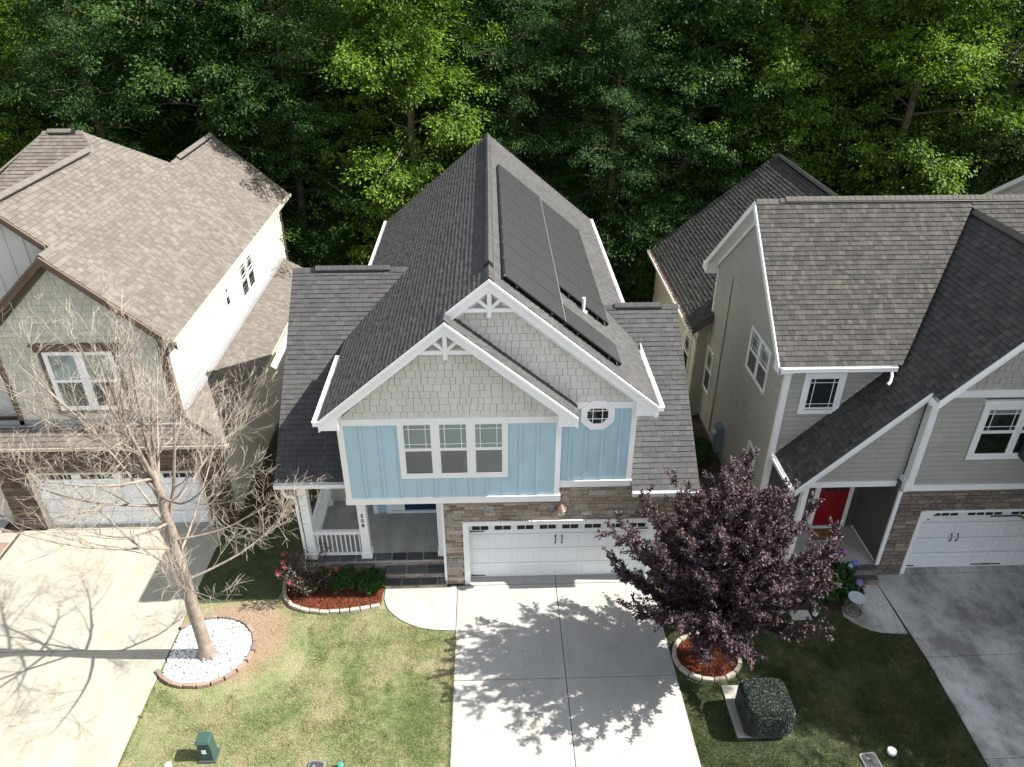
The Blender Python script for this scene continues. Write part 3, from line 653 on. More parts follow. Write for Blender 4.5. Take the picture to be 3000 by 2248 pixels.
# garage front: stone veneer
SW_ = MB().box(-3.08, 3.25, .0, .3, 2.27, 3.40).box(-3.08, -2.58, .0, .3, 0, 2.27).box(2.6, 3.25, 0, .3, 0, 2.27).build('stone_wall', 'mortar', H, 'ledge stone veneer round the garage door')
occ([(-3.08, 0, 2.3), (3.25, 0, 2.3), (3.25, 0, 3.4), (-3.08, 0, 3.4)])
lay(SW_, 'stone', [[(-3.075, -.0, .0), (3.25, -.0, .0), (3.25, -.0, 3.39), (-3.075, -.0, 3.39)]], (0, -1, 0), [.085, .11, .14], [.16, .24, .3, .38, .48], t=(.045, .045), lap=-.001, gap=.008, seed=31, mat='ledge', tvar=.45,
    holes=[[(-2.585, 0, -.1), (2.6, 0, 2.27)]], minarea=.004)
lay(SW_, 'stone', [[(-3.08, .28, .0), (-3.08, .0, .0), (-3.08, .0, 3.1), (-3.08, .28, 3.1)]], (-1, 0, 0), [.1, .135], [.18, .2], t=(.03, .03), lap=-.001, gap=.008, seed=32, mat='ledge', tvar=.3)
q = MB(); q.box(-2.592, -2.44, -.06, .22, 0, 2.26); q.box(2.44, 2.59, -.06, .22, 0, 2.26); q.box(-2.44, 2.44, -.06, .22, 2.13, 2.26); q.box(-2.615, 2.615, -.085, -.055, 2.262, 2.285)
q.box(-3.14, -3.075, -.03, .6, 0, 3.1); split(q, 'garage_trim', 'white', H)
def garage_door(parent, x0, x1, y, ztop, cols, style=1, z0=.02, clipc=0, label='white panelled garage door'):
    w_ = (x1-x0)/cols; hs = (ztop-z0)/4
    poly = [(x0, y, z0), (x1, y, z0), (x1, y, ztop), (x0+clipc, y, ztop)] + ([(x0, y, ztop-clipc)] if clipc else [])
    d = MB().prism(poly, (0, .05, 0)).build('garage_door', 'garage', parent, label)
    for r in range(4):
        za = z0+hs*r; 
        if r: MB().box(x0+.01, x1-.01, y-.004, y-.001, za-.006, za+.004).build('section_joint', 'flash', d)
        for k in range(cols):
            a = x0+w_*k+.085; b = x0+w_*(k+1)-.085
            if r < 3:
                q = MB(); zc0, zc1 = za+.10, za+hs-.10
                q.add([(a-.03, y-.0005, zc0-.03), (b+.03, y-.0005, zc0-.03), (b+.03, y-.0005, zc1+.03), (a-.03, y-.0005, zc1+.03), (a, y-.016, zc0), (b, y-.016, zc0), (b, y-.016, zc1), (a, y-.016, zc1),
                       (a+.03, y-.004, zc0+.03), (b-.03, y-.004, zc0+.03), (b-.03, y-.004, zc1-.03), (a+.03, y-.004, zc1-.03)],
                      [(0, 1, 5, 4), (1, 2, 6, 5), (2, 3, 7, 6), (3, 0, 4, 7), (4, 5, 9, 8), (5, 6, 10, 9), (6, 7, 11, 10), (7, 4, 8, 11), (8, 9, 10, 11)])
                q.build('raised_panel', 'garage', d)
            elif style == 1:
                zc0, zc1 = za+.16, za+hs-.1; g = MB(); xm = (a+b)/2; zs = zc0+(zc1-zc0)*.62
                for (p0, p1, r0, r1) in ((a, xm-.012, zc0, zs-.01), (xm+.012, b, zc0, zs-.01), (a, xm-.012, zs+.01, zc1), (xm+.012, b, zs+.01, zc1)): g.box(p0, p1, y-.008, y-.002, r0, r1)
                g.build('pane', 'interior', d)
                q = MB(); q.box(a-.03, b+.03, y-.02, y-.003, zc0-.03, zc0); q.box(a-.03, b+.03, y-.02, y-.003, zc1, zc1+.03); q.box(a-.03, a-.001, y-.02, y-.003, zc0, zc1); q.box(b+.001, b+.03, y-.02, y-.003, zc0, zc1); q.build('window_frame', 'garage', d)
            else:
                zc0, zc1 = za+.24, za+hs-.06; n4 = 4
                if k % 2 == 0:
                    wa = x0+w_*k+.12; ww = (2*w_-.24)/4
                    for j in range(4):
                        p0 = wa+ww*j+.02; p1 = wa+ww*(j+1)-.02
                        if clipc and p0 < x0+clipc*.8:
                            MB().prism([(p0+.02, y-.002, zc0), (p1, y-.002, zc0), (p1, y-.002, zc1)], (0, -.006, 0)).build('pane', 'interior', d)
                        else: MB().box(p0, p1, y-.008, y-.002, zc0, zc1).build('pane', 'interior', d)
    return d
def strap(parent, x, y, z, L, sgn=1):
    q = MB(); q.prism([(x, y, z-.022), (x+sgn*(L-.06), y, z-.014), (x+sgn*(L-.06), y, z-.03), (x+sgn*L, y, z), (x+sgn*(L-.06), y, z+.03), (x+sgn*(L-.06), y, z+.014), (x, y, z+.022)], (0, -.01, 0)); return q.build('strap_hinge', 'black', parent)
def handle(parent, x, y, z):
    q = MB(); q.tube([(x, y-.01, z-.11), (x, y-.05, z-.07), (x, y-.055, z), (x, y-.05, z+.07), (x, y-.01, z+.11)], .012, 6); q.box(x-.02, x+.02, y-.014, y-.004, z-.15, z-.09); q.box(x-.02, x+.02, y-.014, y-.004, z+.09, z+.15); return q.build('handle', 'black', parent)
gd = garage_door(H, -2.44, 2.44, .21, 2.13, 8)
for sg in (-1, 1):
    for z in (1.72, .1): strap(gd, sg*2.42, .195, z, .4, -sg)
    handle(gd, sg*.09, .205, 1.38)
# porch
q = MB(); q.box(-7.05, -3.08, .52, 3.1, -.02, .5); q.build('porch_floor', 'porchconc', H)
fw = MB().box(-7.06, -3.09, .44, .52, -.02, .44).box(-4.81, -3.1, .11, .44, -.02, .29).box(-4.81, -3.1, -.16, .11, -.02, .13).box(-4.83, -3.1, .425, .74, .44, .497).box(-7.08, -4.83, .425, .74, .44, .497).build('porch_step', 'mortarlight', H, 'stone porch steps with slate treads')
def flags(parent, x0, x1, y0, y1, z, seed):
    rr = random.Random(seed); x = x0
    while x < x1-.15:
        wd = rr.uniform(.42, .6); b = min(x+wd, x1)
        if x1-b < .2: b = x1
        MB().prism([(x+.015, y0+rr.uniform(0, .02), z), (b-.015, y0+rr.uniform(0, .02), z), (b-.015+rr.uniform(-.02, .01), y1-.01, z), (x+.015, y1-.01, z)], (0, 0, .028)).build('flagstone', 'slate', parent, bevel=.004); x = b
flags(fw, -7.06, -3.12, .42, .73, .497, 1); flags(fw, -4.82, -3.1, .09, .43, .29, 2); flags(fw, -4.82, -3.1, -.18, .10, .13, 3)
for (xa, xb, y, za, zb, sd) in ((-7.05, -4.82, .44, .0, .44, 41), (-4.80, -3.1, .44, .32, .44, 42), (-4.80, -3.1, .11, .16, .29, 43), (-4.8, -3.1, -.16, .0, .13, 44)):
    lay(fw, 'stone', [[(xa, y, za), (xb, y, za), (xb, y, zb), (xa, y, zb)]], (0, -1, 0), [(zb-za)/2 if zb-za < .3 else .11], [.2, .3, .4], t=(.018, .018), lap=-.001, gap=.008, seed=sd, mat='ledge', tvar=.3)
def post(x, y, z0, z1, w_=.23, parent=None, base=True):
    q = MB(); q.box(x, x+w_, y, y+w_, z0, z1)
    if base: q.box(x-.03, x+w_+.03, y-.03, y+w_+.03, z0, z0+.2); q.box(x-.02, x+w_+.02, y-.02, y+w_+.02, z1-.08, z1)
    return q.build('post', 'white', parent or H, bevel=.005)
p508 = post(-5.46, .53, .528, 3.1, .235); post(-6.97, .53, .528, 3.12); post(-6.97, 2.9, .5, 3.1); post(-3.32, .56, .528, 3.1, .2)
q = MB(); q.box(-7.02, -5.48, .54, .74, 3.02, 3.2); q.box(-7.02, -6.85, .74, 3.1, 3.0, 3.2); q.box(-5.46, -3.1, .56, .76, 2.99, 3.099); split(q, 'beam', 'white', H)
def railing(a, b):
    a = Vector(a); b = Vector(b); L = (b-a).length; d = (b-a)/L; r = MB(); up = Vector((0, 0, 1))
    r.bar(a+up*.92, b+up*.92, .11, .05); r.bar(a+up*.85, b+up*.85, .05, .07); r.bar(a+up*.10, b+up*.10, .06, .07)
    o = r.build('railing', 'white', H); n = max(2, int(L/.125))
    for k in range(n):
        p = a+d*(L*(k+.5)/n); MB().box(p.x-.016, p.x+.016, p.y-.016, p.y+.016, p.z+.13, p.z+.83).build('baluster', 'white', o)
railing((-6.74, .65, .5), (-5.46, .65, .5)); railing((-6.86, .77, .5), (-6.86, 2.9, .5))
# door wall under the box
q = MB(); q.box(-5.39, -3.08, 2.5, 2.6, .5, 3.1); q.box(-5.39, -5.31, 2.6, 3.1, .5, 3.1); q.box(-3.1, -3.0, .3, 2.6, 0, 3.1); q.build('porch_wall', 'blue', H, 'blue wall inside the porch')
q = MB(); q.box(-5.41, -5.27, 2.47, 2.499, .5, 3.0); q.box(-5.0, -3.35, 2.44, 2.4985, .51, .6); q.box(-5.0, -4.86, 2.455, 2.498, .6, 2.75); q.box(-3.46, -3.3, 2.455, 2.498, .6, 2.75); q.box(-4.56, -4.46, 2.455, 2.497, .6, 2.75); q.box(-5.0, -3.3, 2.455, 2.497, 2.75, 2.88)
split(q, 'door_frame', 'white', H)
dr = MB().box(-4.45, -3.47, 2.47, 2.495, .62, 2.74).build('door', 'navy', H, 'navy blue front door'); MB().lathe((-4.38, 2.44, 1.5), [(.03, -.03), (.035, 0), (.03, .03)], 8).build('handle', 'gapmetal', dr)
sd_ = MB().box(-4.86, -4.56, 2.47, 2.492, .62, 2.74).build('sidelight', 'white', H); MB().box(-4.80, -4.62, 2.462, 2.468, 1.1, 2.6).build('pane', 'glasslow', sd_)
# downspout
MB().tube([(-7.28, .36, 3.22), (-7.28, .40, 2.98), (-7.24, .42, 2.86), (-7.12, .5, 2.8), (-7.06, .56, 2.7), (-7.05, .62, .3), (-7.15, .5, .12)], .042, 8).build('downspout', 'white', H, smooth=True)
# house number
def text_mesh(body, size, loc, rot, name, mat, parent, extrude=.006, shear=0):
    cu = bpy.data.curves.new(name, 'FONT'); cu.body = body; cu.size = size; cu.extrude = extrude; cu.align_x = 'CENTER'; cu.align_y = 'CENTER'; cu.shear = shear; cu.resolution_u = 4
    tmp = bpy.data.objects.new('tmp', cu); COL.objects.link(tmp); dg = bpy.context.evaluated_depsgraph_get(); me = bpy.data.meshes.new_from_object(tmp.evaluated_get(dg)); bpy.data.objects.remove(tmp)
    me.materials.clear(); me.materials.append(M[mat]); o = link(name, me, parent); o.location = Vector(loc)-OFF[parent]; o.rotation_euler = rot; return o
for k, ch in enumerate('508'): text_mesh(ch, .165, (-5.342, .521, 2.06-.17*k), (math.pi/2, 0, 0), 'house_number', 'black', p508, .01)
# lantern
Lc = Vector((-.03, -.25, 2.72)); q = MB(); q.box(Lc.x-.05, Lc.x+.05, -.07, -.05, 2.9, 3.1); q.tube([(Lc.x, -.06, 3.02), (Lc.x, -.12, 3.10), (Lc.x, -.21, 3.10), (Lc.x, -.25, 3.02), (Lc.x, -.25, 2.95)], .014, 8)
q.lathe(Lc, [(.16, .09), (.165, .11), (.12, .15), (.115, .17), (.08, .20), (.075, .215), (.03, .24), (.02, .27)], 16); q.lathe(Lc, [(.07, -.16), (.075, -.13), (.07, -.12)], 12)
lt = q.build('wall_lantern', 'bronze', H, 'bronze barn style lantern on the stone wall', smooth=False); MB().lathe(Lc, [(.075, -.12), (.1, .0), (.1, .09)], 14).build('lamp_glass', 'lampglass', lt, smooth=True)
for k in range(4):
    a = k*math.pi/2+.4; lt_ = MB().bar(Lc+Vector((.08*math.cos(a), .08*math.sin(a), -.12)), Lc+Vector((.108*math.cos(a), .108*math.sin(a), .09)), .012, .012); lt_.build('lamp_bar', 'bronze', lt)
q = MB(); q.box(-2.92, -2.80, -.085, -.04, .84, 1.0); q.box(-2.905, -2.815, -.11, -.085, .86, .98); q.build('outdoor_outlet', 'flash', H, bevel=.01)
MB().lathe((.64, 2.37, 7.15), [(.1, 0), (.11, .06), (.045, .1), (.045, .45)], 12).build('vent_pipe', 'pvc', H)
# solar array
nR = Vector(NR).normalized(); VR = Vector((-1, 0, s_)).normalized()
def sp(y, d, h): return Vector((XE1, y, ZE))+VR*d+nR*h
arr = MB()
for d in (1.65, 2.65): arr.bar(sp(2.35, d, .075), sp(9.95, d, .075), .04, .05, up=nR); arr.bar(sp(.2, d, .075), sp(1.35, d, .075), .04, .05, up=nR)
for d in (3.45, 4.5): arr.bar(sp(.2, d, .075), sp(10.05, d, .075), .04, .05, up=nR)
for d in (1.65, 2.65, 3.45, 4.5):
    for y in (.5, 2.6, 3.9, 5.2, 6.5, 7.8, 9.1):
        if d < 3 and y == 2.6: y = 2.7
        arr.bar(sp(y, d, .01), sp(y, d, .06), .05, .09, up=(0, 1, 0))
for (y0, y1, d0) in ((.26, 10.0, 3.07), (.25, 1.28, 1.29), (2.42, 9.87, 1.29)):
    for (a, b) in ((sp(y0, d0, .09), sp(y1, d0, .09)), (sp(y0, d0+(1.8 if d0 > 2 else 1.74), .09), sp(y1, d0+(1.8 if d0 > 2 else 1.74), .09))): arr.bar(a, b, .02, .1, up=nR)
AR = arr.build('solar_rack', 'panelframe', H, 'black racking under the solar panels')
def panel(y0, y1, d0, d1):
    q = MB(); g = .006
    P = [sp(y0+g, d0, .105), sp(y1-g, d0, .105), sp(y1-g, d1, .105), sp(y0+g, d1, .105)]
    o = MB().prism(P, nR*.035).build('solar_panel', 'panelframe', AR)
    # (glass and mid line are proud faces of the module)
    q = MB(); e = .012
    for (a, b) in ((d0+e, (d0+d1)/2-.004), ((d0+d1)/2+.004, d1-e)): q.prism([sp(y0+e+g, a, .1405), sp(y1-e-g, a, .1405), sp(y1-e-g, b, .1405), sp(y0+e+g, b, .1405)], nR*.002)
    me = o.data; me.materials.append(M['panel']); off = OFF[H]
    vs = [tuple(v.co) for v in me.vertices]+[(x-off.x, y-off.y, z-off.z) for x, y, z in q.v]; fs = [tuple(p.vertices) for p in me.polygons]+[tuple(8+i for i in f) for f in q.f]
    nf = len(me.polygons); me.clear_geometry(); me.from_pydata(vs, [], fs)
    me.polygons.foreach_set('material_index', [0]*nf+[1]*(len(fs)-nf))
for i in range(9): panel(.26+1.0833*i, .26+1.0833*(i+1), 3.075, 4.87)
for i in range(7): panel(2.42+1.065*i, 2.42+1.065*(i+1), 1.29, 3.03)
panel(.25, 1.28, 1.29, 3.03)
q = MB(); q.bar(sp(.26, 3.053, .135), sp(9.95, 3.053, .135), .016, .01, up=nR)
for i in range(10): q.bar(sp(.26+1.0833*i-.02, 4.88, .13), sp(.26+1.0833*i+.02, 4.88, .13), .03, .02, up=nR)
q.build('module_clamp', 'flash', AR)

# ================================================================= LEFT HOUSE
HL = thing('house', 'tan two-storey house with light brown roof, brown trim and double garage at the left edge', 'house', (-13, 8, 0))
s = .89; xe, ze = -10.3, 6.25; zz = lambda x: ze+s*(xe-x); NRl = (s, 0, 1)
P1 = [(xe, 2.84, ze), (xe, 16.6, ze), (-13.05, 16.6, zz(-13.05)), (-13.05, 2.84, zz(-13.05))]
P2 = [(-13.05, 3.42, zz(-13.05)), (-13.05, 12.0, zz(-13.05)), (-14.76, 9.93, 10.22), (-14.32, 9.36, 9.83), (-14.32, 3.42, 9.83)]
P3 = [(-13.05, 2.84, zz(-13.05)), (-13.05, 3.7, zz(-13.05)), (-15.8, 3.7, ze), (-15.8, 2.84, ze)]
P4 = [(-14.32, 3.42, 9.83), (-14.32, 9.36, 9.83), (-17.9, 9.36, 6.7), (-17.9, 3.42, 6.7)]
zf = lambda y: 10.22+.68*(y-9.93)
P5 = [(-20, 3.6, zf(3.6)), (-14.32, 3.6, zf(3.6)), (-14.32, 9.36, zf(9.36)), (-14.76, 9.93, 10.22), (-16.0, 9.93, 10.22)]
P6 = [(-13.05, 12.0, zz(-13.05)), (-13.05, 16.6, zz(-13.05)), (-16.5, 16.6, 5.6), (-16.5, 12.0, 5.6)]
P7 = [(-14.76, 9.93, 10.22), (-13.05, 12.0, 8.70), (-13.05, 14.4, 7.0), (-16, 14.4, 7.0), (-16.0, 9.93, 10.22)]
rl = MB()
for p, n in ((P1, NRl), (P2, NRl), (P3, (-s, 0, 1)), (P4, (-.87, 0, 1)), (P5, (0, -.68, 1)), (P6, (-s, 0, 1))): slab(rl, p, n, .12)
rl.prism(P7, (0, 0, -.1)); occ(P7)
# pent and side roofs: flashing line x=-10.7, eave corner (-9.45,2.62,3.08)
L1 = [(-9.45, 2.62, 3.07), (-9.45, 15.5, 3.07), (-10.72, 15.5, 3.78), (-10.72, 3.12, 3.78)]
L2 = [(-17.0, 2.62, 3.07), (-9.45, 2.62, 3.07), (-10.30, 3.12, 3.545), (-17.0, 3.12, 3.545)]
slab(rl, L1, (.56, 0, 1), .08); slab(rl, L2, (0, -.95, 1), .08)
RL = rl.build('roof', 'decktan', HL)
lay(RL, 'shingle', [P1, P2], NRl, SH, SWN, seed=51, mat='rooftan', tvar=.22); lay(RL, 'shingle', [P5], (0, -.68, 1), SH, SWN, seed=52, mat='rooftan', tvar=.22)
lay(RL, 'shingle', [P3], (-s, 0, 1), SH, SWN, seed=53, mat='rooftan'); lay(RL, 'shingle', [L1], (.56, 0, 1), SH, SWN, seed=54, mat='rooftan', tvar=.22); lay(RL, 'shingle', [L2], (0, -.95, 1), SH, SWN, seed=55, mat='rooftan')
lay(RL, 'shingle', [P6], (-s, 0, 1), SH, SWN, seed=56, mat='rooftan')
ridge(RL, (-14.32, 3.42, 9.83), (-14.32, 9.36, 9.83), (1, 0, -s), (-1, 0, -.87), 'captan', vent=(.3, 5.5)); ridge(RL, (-14.32, 9.36, 9.83), (-14.76, 9.93, 10.22), (1, 0, -s), (0, -1, -.68), 'captan')
ridge(RL, (-14.76, 9.93, 10.22), (-16, 9.93, 10.22), (0, -1, -.68), (0, 1, -.7), 'captan', vent=(.2, 1.0)); ridge(RL, (-13.05, 12.0, 8.7), (-13.05, 16.6, 8.7), (1, 0, -s), (-1, 0, -s), 'captan', vent=(.6, 4.3))
ridge(RL, (-13.05, 2.84, 8.7), (-13.05, 3.5, 8.7), (1, 0, -s), (-1, 0, -s), 'captan'); ridge(RL, (-16, 9.93, 10.22), (-17.2, 8.6, 9.2), (-1, .5, -.7), (0, -1, -.68), 'captan'); ridge(RL, (-9.45, 2.62, 3.09), (-10.28, 3.12, 3.56), (1, 0, -.56), (0, -1, -.9), 'captan', w=.1)
w = MB(); w.box(-15.2, -10.74, 3.1, 3.3, 3.4, 6.1); w.prism([(-15.35, 3.1, 6.1), (-10.74, 3.1, 6.1), (-13.05, 3.1, 8.5)], (0, .2, 0))
GL = w.build('gable_wall', 'shakegap', HL, 'tan shake gable above the garage'); occ([(-15.2, 3.1, 3.4), (-10.7, 3.1, 3.4), (-10.7, 3.1, 6.1), (-13.05, 3.1, 8.4), (-15.2, 3.1, 6.1)])
lay(GL, 'shake', [[(-15.2, 3.1, 3.54), (-10.85, 3.1, 3.54), (-10.85, 3.1, 6.3), (-13.05, 3.1, 8.3), (-15.2, 3.1, 6.3)]], (0, -1, 0), [.186], WS, t=(.02, .006), lap=-.002, gap=.010, seed=61, mat='tanshake', holes=[[(-14.0, 3.1, 4.0), (-12.1, 3.1, 5.95)]])
w = MB(); w.box(-10.8, -10.715, 3.15, 16.2, 3.3, 6.2); WR = w.build('side_wall', 'whitesiding', HL, 'sunlit cream siding wall'); occ([(-10.7, 3.1, 3.3), (-10.7, 16.2, 3.3), (-10.7, 16.2, 6.2), (-10.7, 3.1, 6.2)])
lay(WR, 'siding_board', [[(-10.715, 3.15, 3.6), (-10.715, 16.2, 3.6), (-10.715, 16.2, 6.2), (-10.715, 3.15, 6.2)]], (1, 0, 0), [.15], [3.6], t=(.024, .004), lap=-.012, gap=.006, seed=62, mat='whitesiding', tvar=0)
w = MB(); w.box(-9.86, -9.76, 2.9, 15.2, 0, 3.15); WL2 = w.build('lower_side_wall', 'whitesiding', HL); occ([(-9.76, 2.9, 0), (-9.76, 15, 0), (-9.76, 15, 3.1), (-9.76, 2.9, 3.1)])
lay(WL2, 'lower_siding_board', [[(-9.76, 2.92, 0.2), (-9.76, 15.2, 0.2), (-9.76, 15.2, 3.1), (-9.76, 2.92, 3.1)]], (1, 0, 0), [.15], [3.6], t=(.024, .004), lap=-.012, gap=.006, seed=63, mat='whitesiding', tvar=0)
w = MB(); w.prism([(-21, 3.75, 3.4), (-13.1, 3.75, 3.4), (-13.1, 3.75, 8.45), (-14.32, 3.75, 9.62), (-17.6, 3.75, 6.8), (-21, 3.75, 6.8)], (0, .15, 0))
BBW = w.build('upper_wall', 'tanpaint', HL, 'pale board and batten wall behind the gable')
for x in (-16.6, -16.15, -15.7, -15.25, -14.8, -14.35, -13.9): MB().box(x-.03, x+.03, 3.725, 3.75, 5.5, min(zz(x), 9.82-.87*(-14.32-x) if x < -14.32 else 99)-.3).build('batten', 'tanpaint', BBW)
for k_ in (MB().box(-15.6, -10.8, 16.0, 16.2, 0, 6.1).prism([(-15.6, 16.2, 6.101), (-10.7, 16.2, 6.101), (-13.05, 16.2, 8.5)], (0, -.1, 0)), MB().box(-20, -15.61, 16.0, 16.2, 0, 6.0), MB().box(-20, -16.8, 3.3, 3.4, 0, 3)): k_.build('rear_wall', 'tanpaint', HL)
rake(HL, 2.84, xe, ze-.02, -13.05, 8.68, mat='brown', wally=3.09, soff='brown', hgt=.22); rake(HL, 2.84, -15.8, ze-.02, -13.05, 8.68, mat='brown', wally=3.09, soff='brown', hgt=.22)
rake(HL, 3.42, -13.15, zz(-13.15)-.02, -14.32, 9.81, mat='brown', wally=3.74, soff='brown'); rake(HL, 3.42, -17.9, 6.68, -14.32, 9.81, mat='brown', wally=3.74, soff='brown')
q = MB(); q.box(-10.86, -10.68, 3.07, 3.12, 3.5, 6.0); q.box(-10.712, -10.66, 3.07, 3.25, 3.75, 6.1); q.box(-15.3, -15.16, 3.06, 3.12, 3.5, 6.2); q.box(-10.73, -10.65, 16.15, 16.27, 3.1, 6.1); q.box(-9.84, -9.73, 2.74, 2.9, 0, 3.0)
split(q, 'corner_board', 'brown', HL)
gutter(HL, (xe, 2.84, ze), (xe, 16.6, ze), (1, 0, 0), 'tantrim', .11, .1); gutter(HL, (-17, 2.62, 3.07), (-9.4, 2.62, 3.07), (0, -1, 0), 'tantrim', .11, .1); gutter(HL, (-9.45, 2.5, 3.07), (-9.45, 15.5, 3.07), (1, 0, 0), 'tantrim', .11, .1)
MB().box(-10.72, -10.70, 3.12, 15.5, 3.74, 3.98).box(-10.70, -10.58, 3.12, 15.5, 3.76, 3.80).build('flashing', 'flash', HL); MB().box(-17, -10.72, 3.06, 3.098, 3.5, 3.68).box(-17, -10.7, 2.98, 3.06, 3.5, 3.53).build('flashing', 'flash', HL)
MB().tube([(-9.35, 2.55, 2.97), (-9.6, 2.7, 2.8), (-9.66, 2.78, 2.6), (-9.66, 2.78, .1)], .04, 6).build('downspout', 'brown', HL)
window(HL, (-13.98, 3.085, 4.02), (1, 0, 0), 1.88, 1.88, units=2, tw=.08, trim='white', blind=.5, grid=False, label='double window with brown surround and half raised blinds', mull=.16)
q = MB(); q.box(-14.1, -13.985, 3.05, 3.1, 3.92, 6.0); q.box(-12.095, -11.98, 3.05, 3.1, 3.92, 6.0); q.box(-14.1, -11.98, 3.04, 3.1, 3.90, 4.015); q.box(-14.18, -11.9, 3.0, 3.1, 5.905, 6.08); q.box(-14.24, -11.84, 2.96, 3.1, 6.081, 6.13); split(q, 'window_surround', 'brown', HL)
window(HL, (-10.70, 9.9, 4.3), (0, 1, 0), 1.65, 1.3, units=2, tw=.04, trim='white', blind=False, mull=.1, label='double window in the sunlit wall'); window(HL, (-10.70, 8.15, 4.75), (0, 1, 0), .45, .8, units=1, tw=.03, trim='white', blind=False)
SL = MB().box(-16.3, -9.84, 2.7, 2.9, 2.1, 3.0).box(-10.42, -9.84, 2.7, 2.9, 0, 2.1).box(-16.3, -15.36, 2.7, 2.9, 0, 2.1).build('stone_wall', 'mortar', HL, 'brown stone round the left garage door'); occ([(-16.3, 2.7, 2.1), (-9.84, 2.7, 2.1), (-9.84, 2.7, 3), (-16.3, 2.7, 3)])
lay(SL, 'stone', [[(-16.3, 2.7, .0), (-9.85, 2.7, .0), (-9.85, 2.7, 2.98), (-16.3, 2.7, 2.98)]], (0, -1, 0), [.1, .14, .18], [.2, .3, .42], t=(.04, .04), lap=-.001, gap=.012, seed=65, mat='brownstone', holes=[[(-15.36, 2.7, -.1), (-10.42, 2.7, 2.1)]], minarea=.004)
q = MB(); q.box(-15.4, -15.3, 2.64, 2.9, 0, 2.1); q.box(-10.48, -10.38, 2.64, 2.9, 0, 2.1); q.box(-15.3, -10.48, 2.66, 2.9, 2.02, 2.1); split(q, 'garage_trim', 'tantrim', HL)
gl = garage_door(HL, -15.3, -10.48, 2.78, 2.04, 8, style=2)
q = MB(); q.box(-16.78, -16.5, 3.0, 3.28, 0, 3.0); q.build('post', 'tantrim', HL, bevel=.01); MB().box(-17.0, -9.5, 2.66, 2.72, 2.98, 3.0).build('soffit', 'tantrim', HL)
MB().box(-20, -16.8, 3.1, 4.5, 0, .05).build('porch_floor', 'porchconc', HL)

# ================================================================= RIGHT HOUSE
HR = thing('house', 'taupe two-storey house with weathered roof, red front door and stone garage surround', 'house', (8.5, 5, 0))
zc = lambda x: 3.17+1.05*(x-6.22); NC = (-1.05, 0, 1)
RXE, REY, REZ, RPY, RPZ = 5.65, 1.25, 6.1, 5.0, 9.29; sf = (RPZ-REZ)/(RPY-REY)
F1 = [(RXE, REY, REZ), (8.80, REY, REZ), (11.85, RPY, RPZ), (RXE, RPY, RPZ)]
F1b = [(11.7, RPY-.25, RPZ-.2), (16.5, 2.2, REZ+sf*.95), (16.5, RPY, RPZ), (11.7, RPY, RPZ)]
F2 = [(RXE, RPY, RPZ), (16.5, RPY, RPZ), (16.5, 8.95, 5.93), (RXE, 8.95, 5.93)]
C1 = [(6.15, 0.0, zc(6.15)), (8.95, 0.0, zc(8.95)), (8.95, 1.75, zc(8.95)), (6.15, 1.75, zc(6.15))]
C2 = [(8.95, -.38, zc(8.95)), (11.75, -.38, zc(11.75)), (11.75, 5.3, zc(11.75)), (8.95, 1.75, zc(8.95))]
C3 = [(11.75, -.38, zc(11.75)), (15.5, -.38, zc(11.75)-1.05*3.75), (15.5, 2.2, zc(11.75)-1.05*3.75), (11.75, 5.3, zc(11.75))]
B1 = [(5.3, 8.15, 3.75), (10.25, 8.15, 3.75+.83*4.95), (10.25, 16.1, 3.75+.83*4.95), (5.3, 16.1, 3.75)]
B2 = [(10.25, 8.15, 3.75+.83*4.95), (15.2, 8.15, 3.75), (15.2, 16.1, 3.75), (10.25, 16.1, 3.75+.83*4.95)]
rr_ = MB()
for p, n in ((F1, (0, -sf, 1)), (F1b, (0, -sf, 1)), (F2, (0, sf, 1)), (C1, NC), (C2, NC), (C3, (1.05, 0, 1)), (B1, (-.83, 0, 1)), (B2, (.83, 0, 1))): slab(rr_, p, n, .1)
RR = rr_.build('roof', 'deck', HR)
for k, (p, n) in enumerate((([F1], (0, -sf, 1)), ([F1b], (0, -sf, 1)), ([F2], (0, sf, 1)), ([C1, C2], NC), ([C3], (1.05, 0, 1)), ([B1], (-.83, 0, 1)), ([B2], (.83, 0, 1)))):
    lay(RR, 'shingle', p, n, SH, SWN, seed=71+k, mat='roofwood', tvar=.22)
ridge(RR, (RXE, RPY, RPZ), (16.5, RPY, RPZ), (0, -1, -sf), (0, 1, -sf), 'capwood', vent=(.65, 10.5)); ridge(RR, (11.75, -.38, zc(11.75)), (11.75, 5.2, zc(11.75)), (-1, 0, -1.05), (1, 0, -1.05), 'capwood', vent=(.3, 5.0))
ridge(RR, (10.25, 8.9, 7.86), (10.25, 16.1, 7.86), (-1, 0, -.83), (1, 0, -.83), 'capwood', vent=(.3, 6.8))
# left end wall and small front wall
w = MB(); w.box(6.02, 6.15, 1.62, 8.4, 0, 6.05); w.prism([(6.02, 1.62, 6.0), (6.02, 8.4, 6.0), (6.02, RPY, RPZ-.25)], (.1, 0, 0)); SWL = w.build('side_wall', 'taupegap', HR, 'taupe lap siding end wall')
occ([(6.0, 1.6, 0), (6.0, 8.4, 0), (6.0, 8.4, 6.2), (6.0, RPY, RPZ-.1), (6.0, 1.6, 6.2)])
lay(SWL, 'siding_board', [[(6.02, 1.62, .2), (6.02, 8.4, .2), (6.02, 8.4, 6.1), (6.02, RPY, RPZ-.2), (6.02, 1.62, 6.1)]], (-1, 0, 0), [.15], [3.6], t=(.024, .004), lap=-.012, gap=.006, seed=81, mat='taupe', tvar=0)
w = MB(); w.box(6.05, 8.95, 1.62, 1.75, .4, 6.05); FWL = w.build('front_wall', 'taupegap', HR)
